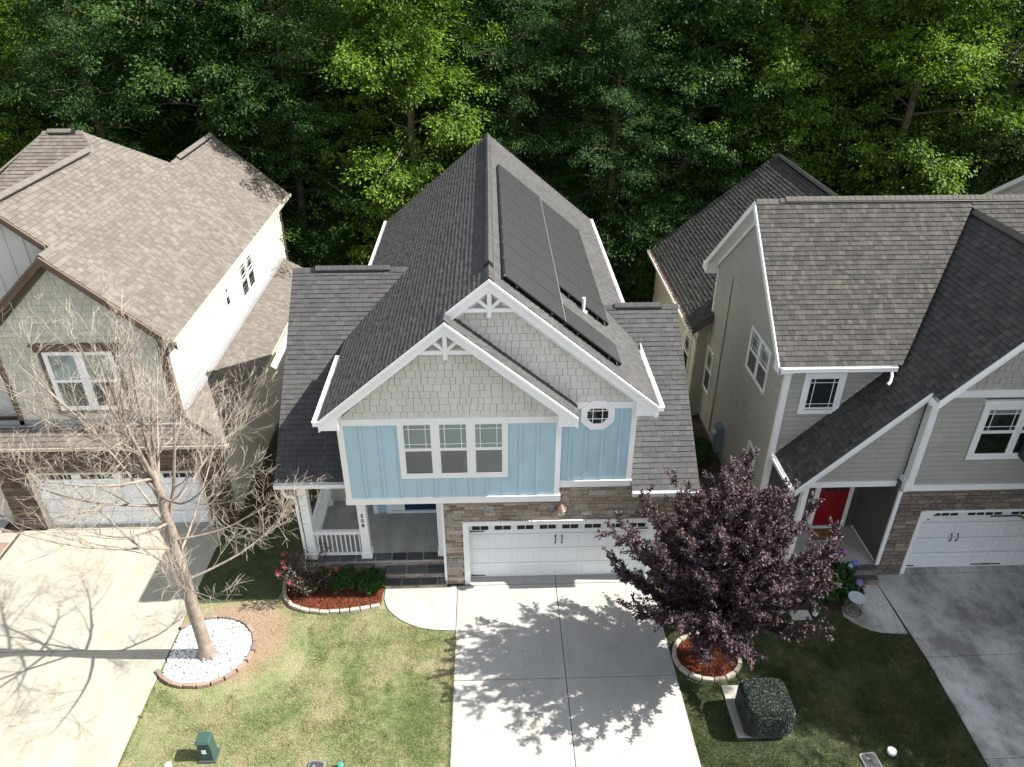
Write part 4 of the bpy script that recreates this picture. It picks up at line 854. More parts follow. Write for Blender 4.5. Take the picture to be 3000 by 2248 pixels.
lay(FWL, 'front_siding_board', [[(6.05, 1.62, 3.0), (8.7, 1.62, 3.0), (8.7, 1.62, 5.98), (6.05, 1.62, 5.98)]], (0, -1, 0), [.15], [3.6], t=(.024, .004), lap=-.012, gap=.006, seed=82, mat='taupe', tvar=0, holes=[[(6.5, 1.6, 4.45), (7.6, 1.6, 5.72)]])
# porch gable wall (triangle) and main front
w = MB(); w.prism([(6.45, .28, 3.15), (9.1, .28, 3.15), (9.1, .28, zc(9.1)-.15), (6.5, .28, zc(6.5)-.12)], (0, .1, 0)); w.box(9.1, 15, 0.0, .15, 3.05, 6.1); w.box(9.1, 9.2, .0, 1.7, 3.1, 6.0)
w.prism([(9.15, 0, 5.95), (14.2, 0, 5.95), (11.75, 0, zc(11.75)-.2), (9.15, 0, zc(9.15)-.14)], (0, .12, 0)); w.box(8.96, 9.08, .1, 1.7, .38, 3.2)
FW2 = w.build('front_gable_wall', 'taupegap', HR, 'taupe siding front above the garage'); occ([(9.1, 0, 3), (15, 0, 3), (15, 0, 6), (11.7, 0, 8.8), (9.1, 0, 6)])
lay(FW2, 'front_siding_board', [[(9.24, 0, 3.22), (15, 0, 3.22), (15, 0, 5.9), (9.6, 0, 5.9), (9.24, 0, 5.55)]], (0, -1, 0), [.15], [3.6], t=(.024, .004), lap=-.012, gap=.006, seed=83, mat='taupe', tvar=0, holes=[[(10.35, 0, 4.0), (12.6, 0, 5.85)]])
lay(FW2, 'front_siding_board', [[(6.55, .28, 3.15), (9.08, .28, 3.15), (9.08, .28, zc(9.08)-.25), (6.6, .28, zc(6.6)-.2)]], (0, -1, 0), [.15], [3.6], t=(.024, .004), lap=-.012, gap=.006, seed=84, mat='taupe', tvar=0)
lay(FW2, 'shake', [[(9.7, 0, 6.1), (13.9, 0, 6.1), (11.75, 0, 8.4)]], (0, -1, 0), [.17], WS, t=(.02, .006), lap=-.002, gap=.010, seed=85, mat='taupeshake')
w = MB(); w.box(5.62, 5.72, 8.4, 15.8, 0, 3.9); w.box(5.72, 6.1, 8.4, 8.5, 0, 4.1); w.box(5.7, 15, 15.7, 15.8, 0, 4); w.prism([(5.9, 15.75, 3.9), (14.6, 15.75, 3.9), (10.25, 15.75, 7.6)], (0, -.1, 0)); w.prism([(5.9, 8.42, 3.9), (14.6, 8.42, 3.9), (10.25, 8.42, 7.6)], (0, .1, 0))
w.box(15.3, 15.4, 0, 15, 0, 5); BW = w.build('back_wall', 'yellowgreen', HR, 'pale olive siding wall of the rear wing'); occ([(5.62, 8.4, 0), (5.62, 15.8, 0), (5.62, 15.8, 3.7), (5.62, 8.4, 3.7)])
lay(BW, 'rear_siding_board', [[(5.62, 8.4, .2), (5.62, 15.8, .2), (5.62, 15.8, 3.75), (5.62, 8.4, 3.75)]], (-1, 0, 0), [.15], [3.6], t=(.022, .004), lap=-.008, gap=.006, seed=86, mat='yellowgreen', tvar=0)
t = MB(); t.box(6.0, 6.13, 1.575, 1.62, .3, 5.98); t.box(5.975, 6.018, 1.58, 1.7, .3, 6.0); t.box(5.985, 6.03, 8.36, 8.46, .2, 5.9)
t.box(9.1, 9.24, -.045, 0, 3.2, 5.75); t.box(9.07, 9.0999, -.03, .2, 3.1, 5.7); t.box(9.06, 15.2, -.06, 0, 3.03, 3.215); t.box(9.5, 15.2, -.05, 0, 5.9, 6.1); t.box(9.02, 9.1, -.055, .25, 3.0, 3.35)
t.box(6.42, 9.05, .22, .27, 2.98, 3.15); t.box(6.42, 6.55, .05, .21, .4, 3.15); t.box(6.3, 6.42, .05, 1.6, 2.98, 3.12); t.box(8.93, 9.03, -.045, -.003, .4, 3.0)
t.box(8.95, 8.958, .1, 1.6, .4, .44); split(t, 'trim_board', 'white', HR)
# rakes
rake(HR, 0.0, 6.15, zc(6.15)-.02, 8.95, zc(8.95)-.02, wally=.26, hgt=.17); rake(HR, -.38, 8.93, zc(8.93)-.02, 11.75, zc(11.75)-.02, wally=-.02, hgt=.19)
MB().prism([(8.9, -.42, zc(8.9)-.02), (8.9, .0, zc(8.9)-.02), (8.9, .0, zc(8.9)-.2), (8.9, -.42, zc(8.9)-.2)], (.03, 0, 0)).build('fascia', 'white', HR)
def rakex(parent, x, ya, za, yb, zb, wallx, mat='white', hgt=.2):
    sg = 1 if wallx > x else -1
    MB().prism([(x, ya, za+.012), (x, yb, zb+.012), (x, yb, zb-hgt), (x, ya, za-hgt)], (-sg*.05, 0, 0)).build('rake_board', mat, parent)
    MB().prism([(x, ya, za-hgt+.06), (x, yb, zb-hgt+.06), (x, yb, zb-hgt+.04), (x, ya, za-hgt+.04)], (wallx-x, 0, 0)).build('soffit', mat, parent)
    MB().prism([(wallx-sg*.02, ya, za-hgt+.035), (wallx-sg*.02, yb, zb-hgt+.035), (wallx-sg*.02, yb, zb-hgt-.14), (wallx-sg*.02, ya, za-hgt-.14)], (-sg*.02, 0, 0)).build('frieze_board', mat, parent)
rakex(HR, RXE, REY, REZ-.02, RPY, RPZ-.02, 6.0); rakex(HR, RXE, 8.95, 5.91, RPY, RPZ-.02, 6.0)
for yy, sg in ((REY, 1), (8.95, -1)):
    zb = REZ-.02 if sg == 1 else 5.91; MB().prism([(RXE-.02, yy, zb-.05), (RXE-.02, yy+sg*.4, zb+.2), (RXE-.02, yy+sg*.4, zb-.22), (RXE-.02, yy, zb-.2)], (.4, 0, 0)).build('eave_return', 'white', HR)
rakex(HR, xwr, yer, zer-.02, ywr, zwr-.02, 3.25) if False else None
gutter(HR, (RXE, REY, REZ), (8.65, REY, REZ), (0, -1, 0)); gutter(HR, (6.15, 0, zc(6.15)), (6.15, 1.7, zc(6.15)), (-1, 0, 0)); gutter(HR, (5.3, 8.15, 3.75), (5.3, 16.1, 3.75), (-1, 0, 0)); gutter(HR, (RXE, 8.95, 5.93), (16.5, 8.95, 5.93), (0, 1, 0))
MB().prism([(5.3, 8.12, 3.74), (6.0, 8.12, 4.32), (6.0, 8.12, 4.1), (5.3, 8.12, 3.55)], (0, -.03, 0)).build('fascia', 'brown', HR)
q = MB(); rr = random.Random(5)     # litter lying in the gutter
for i in range(500):
    y = rr.uniform(8.2, 15.8); x = 5.24+rr.uniform(-.05, .05); z = 3.72+rr.uniform(-.02, .03); a = rr.random()*6.3; L = rr.uniform(.03, .08)
    q.add([(x, y, z), (x+L*math.cos(a), y+L*math.sin(a), z+.02), (x+.02, y+.03, z+.03)], [(0, 1, 2)])
tag(q.build('gutter_litter', 'needles', HR), kind='stuff')
MB().tube([(8.52, 1.18, 6.0), (8.52, 1.1, 5.88), (8.45, .98, 5.78), (8.38, .93, 5.72)], .04, 6).build('downspout', 'white', HR)
MB().tube([(5.32, 8.2, 3.6), (5.5, 8.3, 3.35), (5.55, 8.36, 3.2), (5.55, 8.36, .1)], .04, 6).build('downspout', 'white', HR)
# windows
window(HR, (6.5, 1.60, 4.45), (1, 0, 0), 1.1, 1.27, units=1, tw=.13, blind=False, split=.02, label='small square window under the eave')
window(HR, (6.005, 4.45, 4.34), (0, -1, 0), 1.68, 1.38, units=2, tw=.05, blind=True, label='double window on the end wall')
window(HR, (6.005, 8.22, 1.43), (0, -1, 0), .75, 1.68, units=1, tw=.05, blind=False); window(HR, (6.005, 3.12, 1.46), (0, -1, 0), .65, 1.06, units=1, tw=.05, blind=False); window(HR, (5.605, 9.9, 1.4), (0, -1, 0), .85, 1.5, units=1, tw=.05, blind=False)
window(HR, (10.37, -.01, 4.02), (1, 0, 0), 2.15, 1.68, units=2, tw=.13, blind=.86, head=.11, label='wide double window above the garage')
MB().tube([(5.98, 6.76, .4), (5.98, 6.78, 6.3)], .018, 6).build('conduit', 'flash', HR)
q = MB(); q.box(5.80, 6.0, 5.35, 5.75, .45, 1.45); mb_ = q.build('electric_meter', 'greyblue', HR, 'blue grey electric meter box on the side wall', bevel=.01); MB(frame((5.80, 5.58, 1.15), (0, -1, 0))).lathe((0, 0, 0), [(.09, .0), (.09, .12), (.06, .15)], 14).build('meter_glass', 'lampglass', mb_)
q = MB(); q.box(5.92, 6.0, 3.2, 3.38, 3.2, 3.36); q.build('wall_vent', 'taupe', HR)
# stone front and garage
SR = MB().box(8.98, 15.2, .0, .3, 2.32, 3.03).box(8.98, 9.72, .0, .3, 0, 2.32).build('stone_wall', 'mortarlight', HR, 'grey brown stone round the right garage door'); occ([(9, 0, 2.3), (15, 0, 2.3), (15, 0, 3), (9, 0, 3)])
lay(SR, 'stone', [[(9.0, 0, 0), (15.2, 0, 0), (15.2, 0, 3.02), (9.0, 0, 3.02)]], (0, -1, 0), [.11, .15, .15], [.2, .28, .36, .42], t=(.03, .03), lap=-.001, gap=.02, seed=91, mat='ashlar', holes=[[(9.72, 0, -.1), (15.3, 0, 2.32)]], minarea=.003)
q = MB(); q.box(9.72, 9.84, -.04, .2, 0, 2.3); q.box(9.84, 14.9, -.04, .2, 2.24, 2.32); q.prism([(9.84, -.039, 1.92), (10.16, -.039, 2.24), (9.84, -.039, 2.24)], (0, .2, 0)); q.build('garage_trim', 'white', HR)
gr = garage_door(HR, 9.86, 14.74, .2, 2.26, 8, style=2, clipc=.3)
strap(gr, 9.88, .185, 1.84, .3); strap(gr, 9.88, .185, .12, .35); strap(gr, 12.3, .185, 1.9, .45); strap(gr, 12.3, .185, 1.9, .45, -1); strap(gr, 12.3, .185, .12, .45); strap(gr, 12.3, .185, .12, .45, -1); handle(gr, 10.98, .195, 1.15); handle(gr, 11.16, .195, 1.15)
q = MB(); q.box(13.05, 13.25, -.08, -.03, 2.62, 2.85); q.build('security_light', 'white', HR)
MB().lathe((13.15, -.11, 2.73), [(.06, -.05), (.065, .05)], 10).build('lens', 'black', HR)
q = MB(); q.tube([(13.5, -.04, 2.72), (13.5, -.14, 2.8), (13.5, -.2, 2.72)], .014, 8); q.lathe((13.5, -.2, 2.5), [(.15, .12), (.1, .18), (.03, .25)], 14); q.lathe((13.5, -.2, 2.5), [(.06, -.1), (.09, .12)], 10); q.build('wall_lantern', 'black', HR)
# porch of the right house
q = MB(); q.box(6.4, 8.95, .0, 1.62, -.02, .4); q.build('porch_floor', 'porchconc', HR)
st = MB().box(8.02, 8.93, -.2, 0.0, -.02, .36).box(8.02, 8.93, -.4, -.2, -.02, .16).build('porch_step', 'mortarlight', HR, 'stone entry steps')
flags(st, 8.0, 8.95, -.21, .0, .36, 7); flags(st, 8.0, 8.95, -.42, -.2, .16, 8)
for (y, za, zb, sd) in ((-.2, .19, .36, 95), (-.4, 0, .16, 96)): lay(st, 'stone', [[(8.03, y, za), (8.93, y, za), (8.93, y, zb), (8.03, y, zb)]], (0, -1, 0), [.16], [.3, .42], t=(.02, .02), lap=-.001, gap=.012, seed=sd, mat='ashlar')
rd = MB().box(7.72, 8.58, 1.58, 1.615, .45, 2.5).build('door', 'red', HR, 'red front door with small glazed lights')
for k in range(3): MB().box(7.85+.21*k, 8.03+.21*k, 1.57, 1.579, 1.75, 2.3).build('pane', 'interior', rd)
MB().box(7.85, 8.1, 1.57, 1.579, .6, 1.5).box(8.2, 8.45, 1.57, 1.579, .6, 1.5).build('raised_panel', 'red', rd); MB().lathe((7.79, 1.55, 1.45), [(.03, -.03), (.03, .03)], 8).build('handle', 'black', rd)
q = MB(); q.box(7.58, 7.72, 1.57, 1.617, .4, 2.62); q.box(8.58, 8.70, 1.57, 1.617, .4, 2.62); q.box(7.72, 8.58, 1.57, 1.617, 2.5, 2.62); q.box(7.7, 8.6, 1.5, 1.616, .4, .449); split(q, 'door_frame', 'white', HR)
MT = thing('doormat', 'brown coir doormat with dark border before the red front door', 'doormat', (8.1, 1.2, .4))
MB().box(7.55, 8.50, 1.0, 1.48, .4, .418).build('mat', 'coir', MT)
q = MB(); q.box(7.58, 8.47, 1.03, 1.05, .4185, .4195); q.box(7.58, 8.47, 1.42, 1.44, .4185, .4195); q.box(7.58, 7.6, 1.05, 1.42, .4185, .4195); q.box(8.45, 8.47, 1.05, 1.42, .4185, .4195); q.build('border', 'black', MT)
text_mesh('Welcome', .17, (8.03, 1.23, .419), (0, 0, 0), 'lettering', 'black', MT, .001, .3)
AC = thing('fan', 'charcoal louvred window fan sitting in the right upstairs window', 'window fan', (12.0, -.1, 4.1))
MB().box(11.68, 12.38, -.42, -.06, 4.12, 4.5).build('casing', 'ac', AC, bevel=.02)
for k in range(14): MB().box(11.71+.048*k, 11.73+.048*k, -.435, -.42, 4.15, 4.46).build('louvre', 'black', AC)

# ================================================================= FAR RIGHT HOUSE (gable corner seen over the ridge)
HF = thing('house', 'pale house whose white gable eave shows above the right-hand ridge', 'house', (20, 12, 0))
rr_ = MB(); FX, FY, FZ, FR, FT = 18.0, 14.6, 6.25, 9.3, 9.75; F_a = [(FX, FR, FT), (30, FR, FT), (30, FY, FZ), (FX, FY, FZ)]; F_b = [(FX, 2*FR-FY, FZ), (30, 2*FR-FY, FZ), (30, FR, FT), (FX, FR, FT)]
slab(rr_, F_a, (0, .66, 1), .12); slab(rr_, F_b, (0, -.66, 1), .12); RFf = rr_.build('roof', 'deck', HF); lay(RFf, 'shingle', [F_b], (0, -.66, 1), SH, SW, seed=97, mat='roofwood')
rakex(HF, FX, FY, FZ-.02, FR, FT-.02, 18.4); rakex(HF, FX, 2*FR-FY, FZ-.02, FR, FT-.02, 18.4)
w = MB(); w.box(18.4, 29.5, 2*FR-FY+.4, FY-.4, 0, FZ-.1); w.prism([(18.4, 2*FR-FY+.3, FZ-.1), (18.4, FY-.3, FZ-.1), (18.4, FR, FT-.2)], (.1, 0, 0)); WF = w.build('gable_wall', 'whitesiding', HF)
lay(WF, 'siding_board', [[(18.4, FY-.4, 4.5), (18.4, 2*FR-FY+.4, 4.5), (18.4, 2*FR-FY+.4, FZ), (18.4, FR, FT-.3), (18.4, FY-.4, FZ)]], (-1, 0, 0), [.15], [3.6], t=(.024, .004), lap=-.012, gap=.006, seed=98, mat='whitesiding', tvar=0)

flush()
# ================================================================= FRONT GARDENS
def edging(label, pts, mat, closed=False, L=.28, w_=.1, h=.11, seed=2):
    t = thing('garden_edging', label, 'edging', (pts[0][0], pts[0][1], 0)); rr = random.Random(seed)
    P = [Vector((x, y, 0)) for x, y in pts]+([Vector((*pts[0], 0))] if closed else [])
    seg = []; 
    for i in range(len(P)-1): seg.append((P[i], P[i+1], (P[i+1]-P[i]).length))
    tot = sum(k[2] for k in seg); n = int(tot/L); d = tot/n
    def at(s):
        for a, b, l in seg:
            if s <= l+1e-6: return a+(b-a)*(s/l)
            s -= l
        return seg[-1][1]
    for i in range(n):
        a = at(i*d+.008); b = at((i+1)*d-.008); dr = (b-a).normalized(); nn = Vector((-dr.y, dr.x, 0)); hh = h+rr.uniform(-.01, .01); j = rr.uniform(-.008, .008)
        q = MB(); A0 = a+nn*(w_/2+j); A1 = b+nn*(w_/2+j); B0 = a-nn*(w_/2-j); B1 = b-nn*(w_/2-j)
        q.add([B0, B1, A1, A0]+[B0*1+Vector((0, 0, hh))+dr*.01, B1+Vector((0, 0, hh))-dr*.01, A1+Vector((0, 0, hh))-dr*.01, A0+Vector((0, 0, hh))+dr*.01], [(0, 3, 2, 1), (4, 5, 6, 7), (0, 1, 5, 4), (1, 2, 6, 5), (2, 3, 7, 6), (3, 0, 4, 7)])
        q.build('edging_stone', mat, t, bevel=.012)
    return t
def ell(cx, cy, rx, ry, n=40, a0=0, a1=360): return [(cx+rx*math.cos(R(a0+(a1-a0)*k/n)), cy+ry*math.sin(R(a0+(a1-a0)*k/n))) for k in range(n+(a1-a0 != 360))]
peb = ell(-9.08, -2.15, 1.2, 1.08, 44, -148, 139)
edging('brown edging blocks ringing the white pebble bed', peb, 'edgebrown', L=.31, seed=4)
sheet('pebble_bed', ell(-9.08, -2.15, 1.17, 1.05, 44, -143, 134)+[(-9.97, -1.5), (-9.97, -2.9)], .012, 'gravelbase')
mb = [(-7.62, .5), (-7.62, .05), (-7.52, -.42), (-7.25, -.74), (-6.8, -.93), (-6.3, -1.0), (-5.8, -.98), (-5.3, -.9), (-4.86, -.8)]
edging('curved tan block edging of the mulch bed below the porch', mb, 'edgetan', L=.27, seed=5)
sheet('mulch_bed', mb[::-1]+[(-7.6, .52), (-7.1, .55), (-7.1, .44), (-4.82, .44)], .012, 'mulchbase')
pb = ell(3.52, -2.72, .82, .72, 30, 0, 360); edging('tan block ring round the plum tree mulch', pb, 'edgetan', closed=True, L=.3, seed=6)
sheet('plum_mulch', ell(3.52, -2.72, .78, .68, 30), .013, 'mulchbase')
rng = np.random.default_rng(7)
ICO_V = np.array([(0, 0, 1), (.89, 0, .45), (.28, .85, .45), (-.72, .53, .45), (-.72, -.53, .45), (.28, -.85, .45), (.72, .53, -.45), (-.28, .85, -.45), (-.89, 0, -.45), (-.28, -.85, -.45), (.72, -.53, -.45), (0, 0, -1)])
ICO_F = np.array([(0, 1, 2), (0, 2, 3), (0, 3, 4), (0, 4, 5), (0, 5, 1), (1, 6, 2), (2, 7, 3), (3, 8, 4), (4, 9, 5), (5, 10, 1), (1, 10, 6), (2, 6, 7), (3, 7, 8), (4, 8, 9), (5, 9, 10), (11, 7, 6), (11, 8, 7), (11, 9, 8), (11, 10, 9), (11, 6, 10)])
def rocks(name, C, size, mat, flat=.6):
    n = len(C); sc = size[:, None, None]*rng.uniform(.7, 1.3, (n, 1, 3)); sc[:, :, 2] *= flat; V = ICO_V[None]*sc*rng.uniform(.85, 1.1, (n, 12, 1)); a = rng.uniform(0, 6.28, n); c, s = np.cos(a)[:, None], np.sin(a)[:, None]
    V = np.stack([V[..., 0]*c-V[..., 1]*s, V[..., 0]*s+V[..., 1]*c, V[..., 2]], -1)+C[:, None]; F = (ICO_F[None]+np.arange(n)[:, None, None]*12).reshape(-1, 3)
    return npmesh(name, V.reshape(-1, 3), F, mat, kind='stuff')
n = 5200; a = rng.uniform(0, 6.28, n); r = np.sqrt(rng.uniform(0, 1, n)); C = np.stack([-9.08+1.13*r*np.cos(a), -2.15+1.02*r*np.sin(a), rng.uniform(.02, .06, n)], 1); C = C[C[:, 0] > -9.95]
tag(rocks('pebbles', C, rng.uniform(.014, .032, len(C)), 'pebble'), 'white rounded pebbles filling the bed under the bare tree', 'pebbles')
def chips(name, C, mat, L=(.03, .09), label=None):
    n = len(C); D = unit(rng, n); D[:, 2] *= .35; Nn = np.tile([0, 0, 1.], (n, 1))+rng.normal(size=(n, 3))*.4
    V, F = leaves(C, D, Nn, rng.uniform(*L, n), rng.uniform(.01, .025, n), .15); o = npmesh(name, V, F, mat, kind='stuff'); tag(o, label, 'mulch'); return o
def inpoly(x, y, P):
    ins = np.zeros(len(x), bool); j = len(P)-1
    for i in range(len(P)):
        c = ((P[i][1] > y) != (P[j][1] > y)) & (x < (P[j][0]-P[i][0])*(y-P[i][1])/(P[j][1]-P[i][1]+1e-12)+P[i][0]); ins ^= c; j = i
    return ins
MBP = mb+[(-4.86, .44), (-7.1, .44), (-7.6, .5)]
x = rng.uniform(-7.6, -4.8, 14000); y = rng.uniform(-1, .45, 14000); k = inpoly(x, y, MBP); C = np.stack([x[k], y[k], rng.uniform(.02, .05, k.sum())], 1)
chips('bark_mulch', C, 'mulchchip', label='red bark mulch in the curved bed below the porch')
n = 5500; a = rng.uniform(0, 6.28, n); r = np.sqrt(rng.uniform(0, 1, n)); chips('bark_mulch', np.stack([3.52+.76*r*np.cos(a), -2.72+.66*r*np.sin(a), rng.uniform(.02, .06, n)], 1), 'mulchchip', label='red bark mulch round the plum tree trunk')
x = rng.uniform(2.7, 8.2, 9000); y = rng.uniform(-1.5, .0, 9000); k = y > -.95-(x-3.5)*.13; chips('bark_mulch', np.stack([x[k], y[k], rng.uniform(.01, .04, k.sum())], 1), 'darkmulch', label='old brown mulch between the walk and the hydrangea')
# grass
def noise2(x, y, s, seed):
    r_ = np.random.default_rng(seed); g = r_.random((64, 64)); u = x*s+100.5; v = y*s+100.5; i = np.floor(u).astype(int); j = np.floor(v).astype(int); fu = u-i; fv = v-j
    fu = fu*fu*(3-2*fu); fv = fv*fv*(3-2*fv); G = lambda a, b: g[a % 64, b % 64]
    return (G(i, j)*(1-fu)+G(i+1, j)*fu)*(1-fv)+(G(i, j+1)*(1-fu)+G(i+1, j+1)*fu)*fv
def grass(name, x, y, label, hmul=1., mat='blade'):
    n = len(x); d = noise2(x, y, 1.3, 3)*.6+noise2(x, y, 4, 4)*.4; bare = np.hypot((x+8.45)*1.0, (y+1.75)*1.05) < 1.75+noise2(x, y, 3, 9)*.5
    keep = (rng.random(n) < .35+d*1.0) & ~(bare & (rng.random(n) < .8)); x, y, d = x[keep], y[keep], d[keep]; n = len(x)
    D = rng.normal(size=(n, 3))*.75; D[:, 2] = rng.uniform(.35, 1.2, n); Nn = unit(rng, n); cl = np.clip((noise2(x, y, 2.2, 12)-.72)*6, 0, 1); L = rng.uniform(.02, .055, n)*(.6+.8*d+1.1*cl)*hmul
    D /= np.linalg.norm(D, axis=1, keepdims=True); Sd = np.cross(D, Nn); Sd /= np.linalg.norm(Sd, axis=1, keepdims=True); C = np.stack([x, y, np.zeros(n)+.002], 1); w_ = rng.uniform(.006, .012, n)[:, None]
    V = np.stack([C-Sd*w_/2, C+Sd*w_/2, C+D*L[:, None]], 1).reshape(-1, 3); F = np.arange(3*n).reshape(-1, 3)
    return tag(npmesh(name, V, F, mat, kind='stuff'), label, 'grass')
NG = 330000
x = rng.uniform(-10.04, -2.76, NG); y = rng.uniform(-6.4, 1.6, NG)
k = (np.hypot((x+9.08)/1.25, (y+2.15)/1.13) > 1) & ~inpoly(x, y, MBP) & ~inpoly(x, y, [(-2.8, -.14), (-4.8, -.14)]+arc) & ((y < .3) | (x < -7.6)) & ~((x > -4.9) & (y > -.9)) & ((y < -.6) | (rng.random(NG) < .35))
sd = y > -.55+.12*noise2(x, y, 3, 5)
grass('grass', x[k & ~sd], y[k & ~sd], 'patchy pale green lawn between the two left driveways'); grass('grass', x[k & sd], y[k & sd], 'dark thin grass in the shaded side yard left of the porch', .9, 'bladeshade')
ex = np.concatenate([rng.uniform(-2.83, -2.76, 5000), rng.uniform(-10.06, -9.98, 5000)]); ey = rng.uniform(-6.4, -1.75, 10000); ey[5000:] = np.where(np.abs(ey[5000:]+2.15) < 1.0, -4.0, ey[5000:]); grass('grass', ex, ey, 'ragged grass fringe along the concrete edges of the left lawn', 1.5)
x = rng.uniform(2.62, 8.98, 230000); y = rng.uniform(-6.4, -1.0, 230000)
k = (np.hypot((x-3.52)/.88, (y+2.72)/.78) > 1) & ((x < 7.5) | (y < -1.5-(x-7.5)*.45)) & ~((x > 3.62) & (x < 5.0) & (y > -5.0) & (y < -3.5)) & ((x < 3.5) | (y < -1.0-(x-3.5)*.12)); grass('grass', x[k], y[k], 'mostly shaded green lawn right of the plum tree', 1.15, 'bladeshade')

# ---- shrubs and plants
def leafball(name, parent, mat, C, rad, n, L, W_, seed, droop=.2, shell=.55):
    g = np.random.default_rng(seed); u = unit(g, n); u[:, 2] = np.abs(u[:, 2])*.9-.15; r = g.uniform(shell, 1, n)**.6
    lump = 1+.24*np.sin(u[:, 0]*7+seed)*np.cos(u[:, 1]*6+seed*2)+.14*np.sin(u[:, 1]*15+seed)*np.sin(u[:, 0]*13+u[:, 2]*9)
    P = np.array(C)+u*np.array(rad)*(r*lump)[:, None]; P[:, 2] = np.maximum(P[:, 2], .03); D = u+g.normal(size=(n, 3))*.6; D[:, 2] -= droop
    Nn = u+g.normal(size=(n, 3))*.5+np.array([0, 0, .5]); V, F = leaves(P, D, Nn, g.uniform(*L, n), g.uniform(*W_, n)); return npmesh(name, V, F, mat, parent)
def shrub(label, c, rad, n, mat='leaf_hedge', seed=1, L=(.03, .05), W_=(.02, .03)):
    t = thing('shrub', label, 'shrub', (c[0], c[1], 0)); leafball('foliage', t, mat, (c[0], c[1], c[2]), rad, n, L, W_, seed); q = MB(); rr = random.Random(seed)
    for k in range(9): a = rr.random()*6.28; e = (c[0]+rad[0]*.6*math.cos(a), c[1]+rad[1]*.6*math.sin(a), c[2]+rad[2]*.5*rr.random()); q.tube([(c[0], c[1], 0), tuple((e[i]+(c[0], c[1], 0)[i])/2+rr.uniform(-.02, .02) for i in range(3)), e], [.012, .009, .004], 5)
    q.build('stem', 'barkdark', t); return t
shrub('largest green shrub in the middle of the porch mulch bed', (-5.95, .0, .26), (.52, .38, .4), 7000, seed=3)
shrub('green shrub beside the porch steps with a few bright leaves', (-5.2, -.06, .22), (.4, .4, .38), 5600, seed=5)
shrub('small dim shrub at the back of the mulch bed against the porch wall', (-6.5, .15, .16), (.28, .22, .3), 2000, seed=6)
def crape():
    t = thing('flowering_shrub', 'dark leaved shrub with bright pink blossoms at the porch corner', 'shrub', (-6.78, -.25, 0)); rr = random.Random(9); g = np.random.default_rng(9); q = MB(); tips = []
    for k in range(15):
        a = rr.random()*6.28; h = rr.uniform(.8, 1.6); sp_ = rr.uniform(.3, .95); c = [Vector((-6.78, -.25, 0))]
        for j in range(1, 6): f = j/5; c.append(Vector((-6.78+sp_*f*math.cos(a)*(1+.3*f)-.1*f+rr.uniform(-.03, .03), -.25+sp_*.8*f*math.sin(a)+rr.uniform(-.03, .03), h*f)))
        q.tube(c, [.014, .012, .01, .008, .006, .003], 5); tips.append(c)
    q.build('stem', 'bark', t); P, D = [], []
    for c in tips:
        for j in range(190):
            f = rr.uniform(.25, 1)*5; i = min(4, int(f)); p = c[i]+(c[i+1]-c[i])*(f-i); P.append(p+Vector([rr.gauss(0, .075) for _ in range(3)])); D.append([rr.gauss(0, 1), rr.gauss(0, 1), rr.gauss(.2, .5)])
    n = len(P); V, F = leaves(np.array(P), np.array(D), unit(g, n)+[0, 0, 1], g.uniform(.05, .085, n), g.uniform(.028, .042, n)); npmesh('foliage', V, F, 'leaf_crape', t)
    for i, c in enumerate(tips[:9]):
        e = np.array(c[-1]); m = 60; C = e+g.normal(size=(m, 3))*[.024, .024, .022]; V, F = leaves(C, unit(g, m), unit(g, m), g.uniform(.025, .04, m), g.uniform(.02, .035, m)); npmesh('blossom', V, F, 'pink', t)
crape()
def hydrangea():
    t = thing('hydrangea', 'hydrangea bush with violet and blue flower heads beside the right porch steps', 'shrub', (7.5, -.6, 0)); leafball('foliage', t, 'leaf_hydrangea', (7.35, -.55, .35), (.85, .62, .68), 3000, (.09, .15), (.07, .1), 14)
    g = np.random.default_rng(15)
    for (x, y, z, m, r_) in ((7.95, .02, .9, 'petalmagenta', .1), (7.72, -.02, .92, 'petalblue', .08), (8.12, -.35, .78, 'petalblue', .1), (7.92, -.5, .82, 'petalpale', .08), (8.05, -.92, .62, 'petalviolet', .09), (7.4, -.1, 1.0, 'petalviolet', .09)):
        k = 170; u = unit(g, k); C = np.array((x, y, z))+u*r_; V, F = leaves(C, np.cross(u, unit(g, k)), u, np.full(k, .035), np.full(k, .03), .1); npmesh('flower_head', V, F, m, t)
    q = MB()
    for k in range(8): a = k*.8; q.tube([(7.4, -.55, 0), (7.4+.3*math.cos(a), -.55+.25*math.sin(a), .35), (7.4+.55*math.cos(a), -.55+.42*math.sin(a), .7)], [.014, .01, .005], 5)
    q.build('stem', 'bark', t)
hydrangea()
shrub('low dark shrub in the narrow gap beside the electric meter', (5.3, 5.6, .35), (.45, .6, .5), 1800, 'leaf_oak', 21, (.07, .1), (.05, .07))
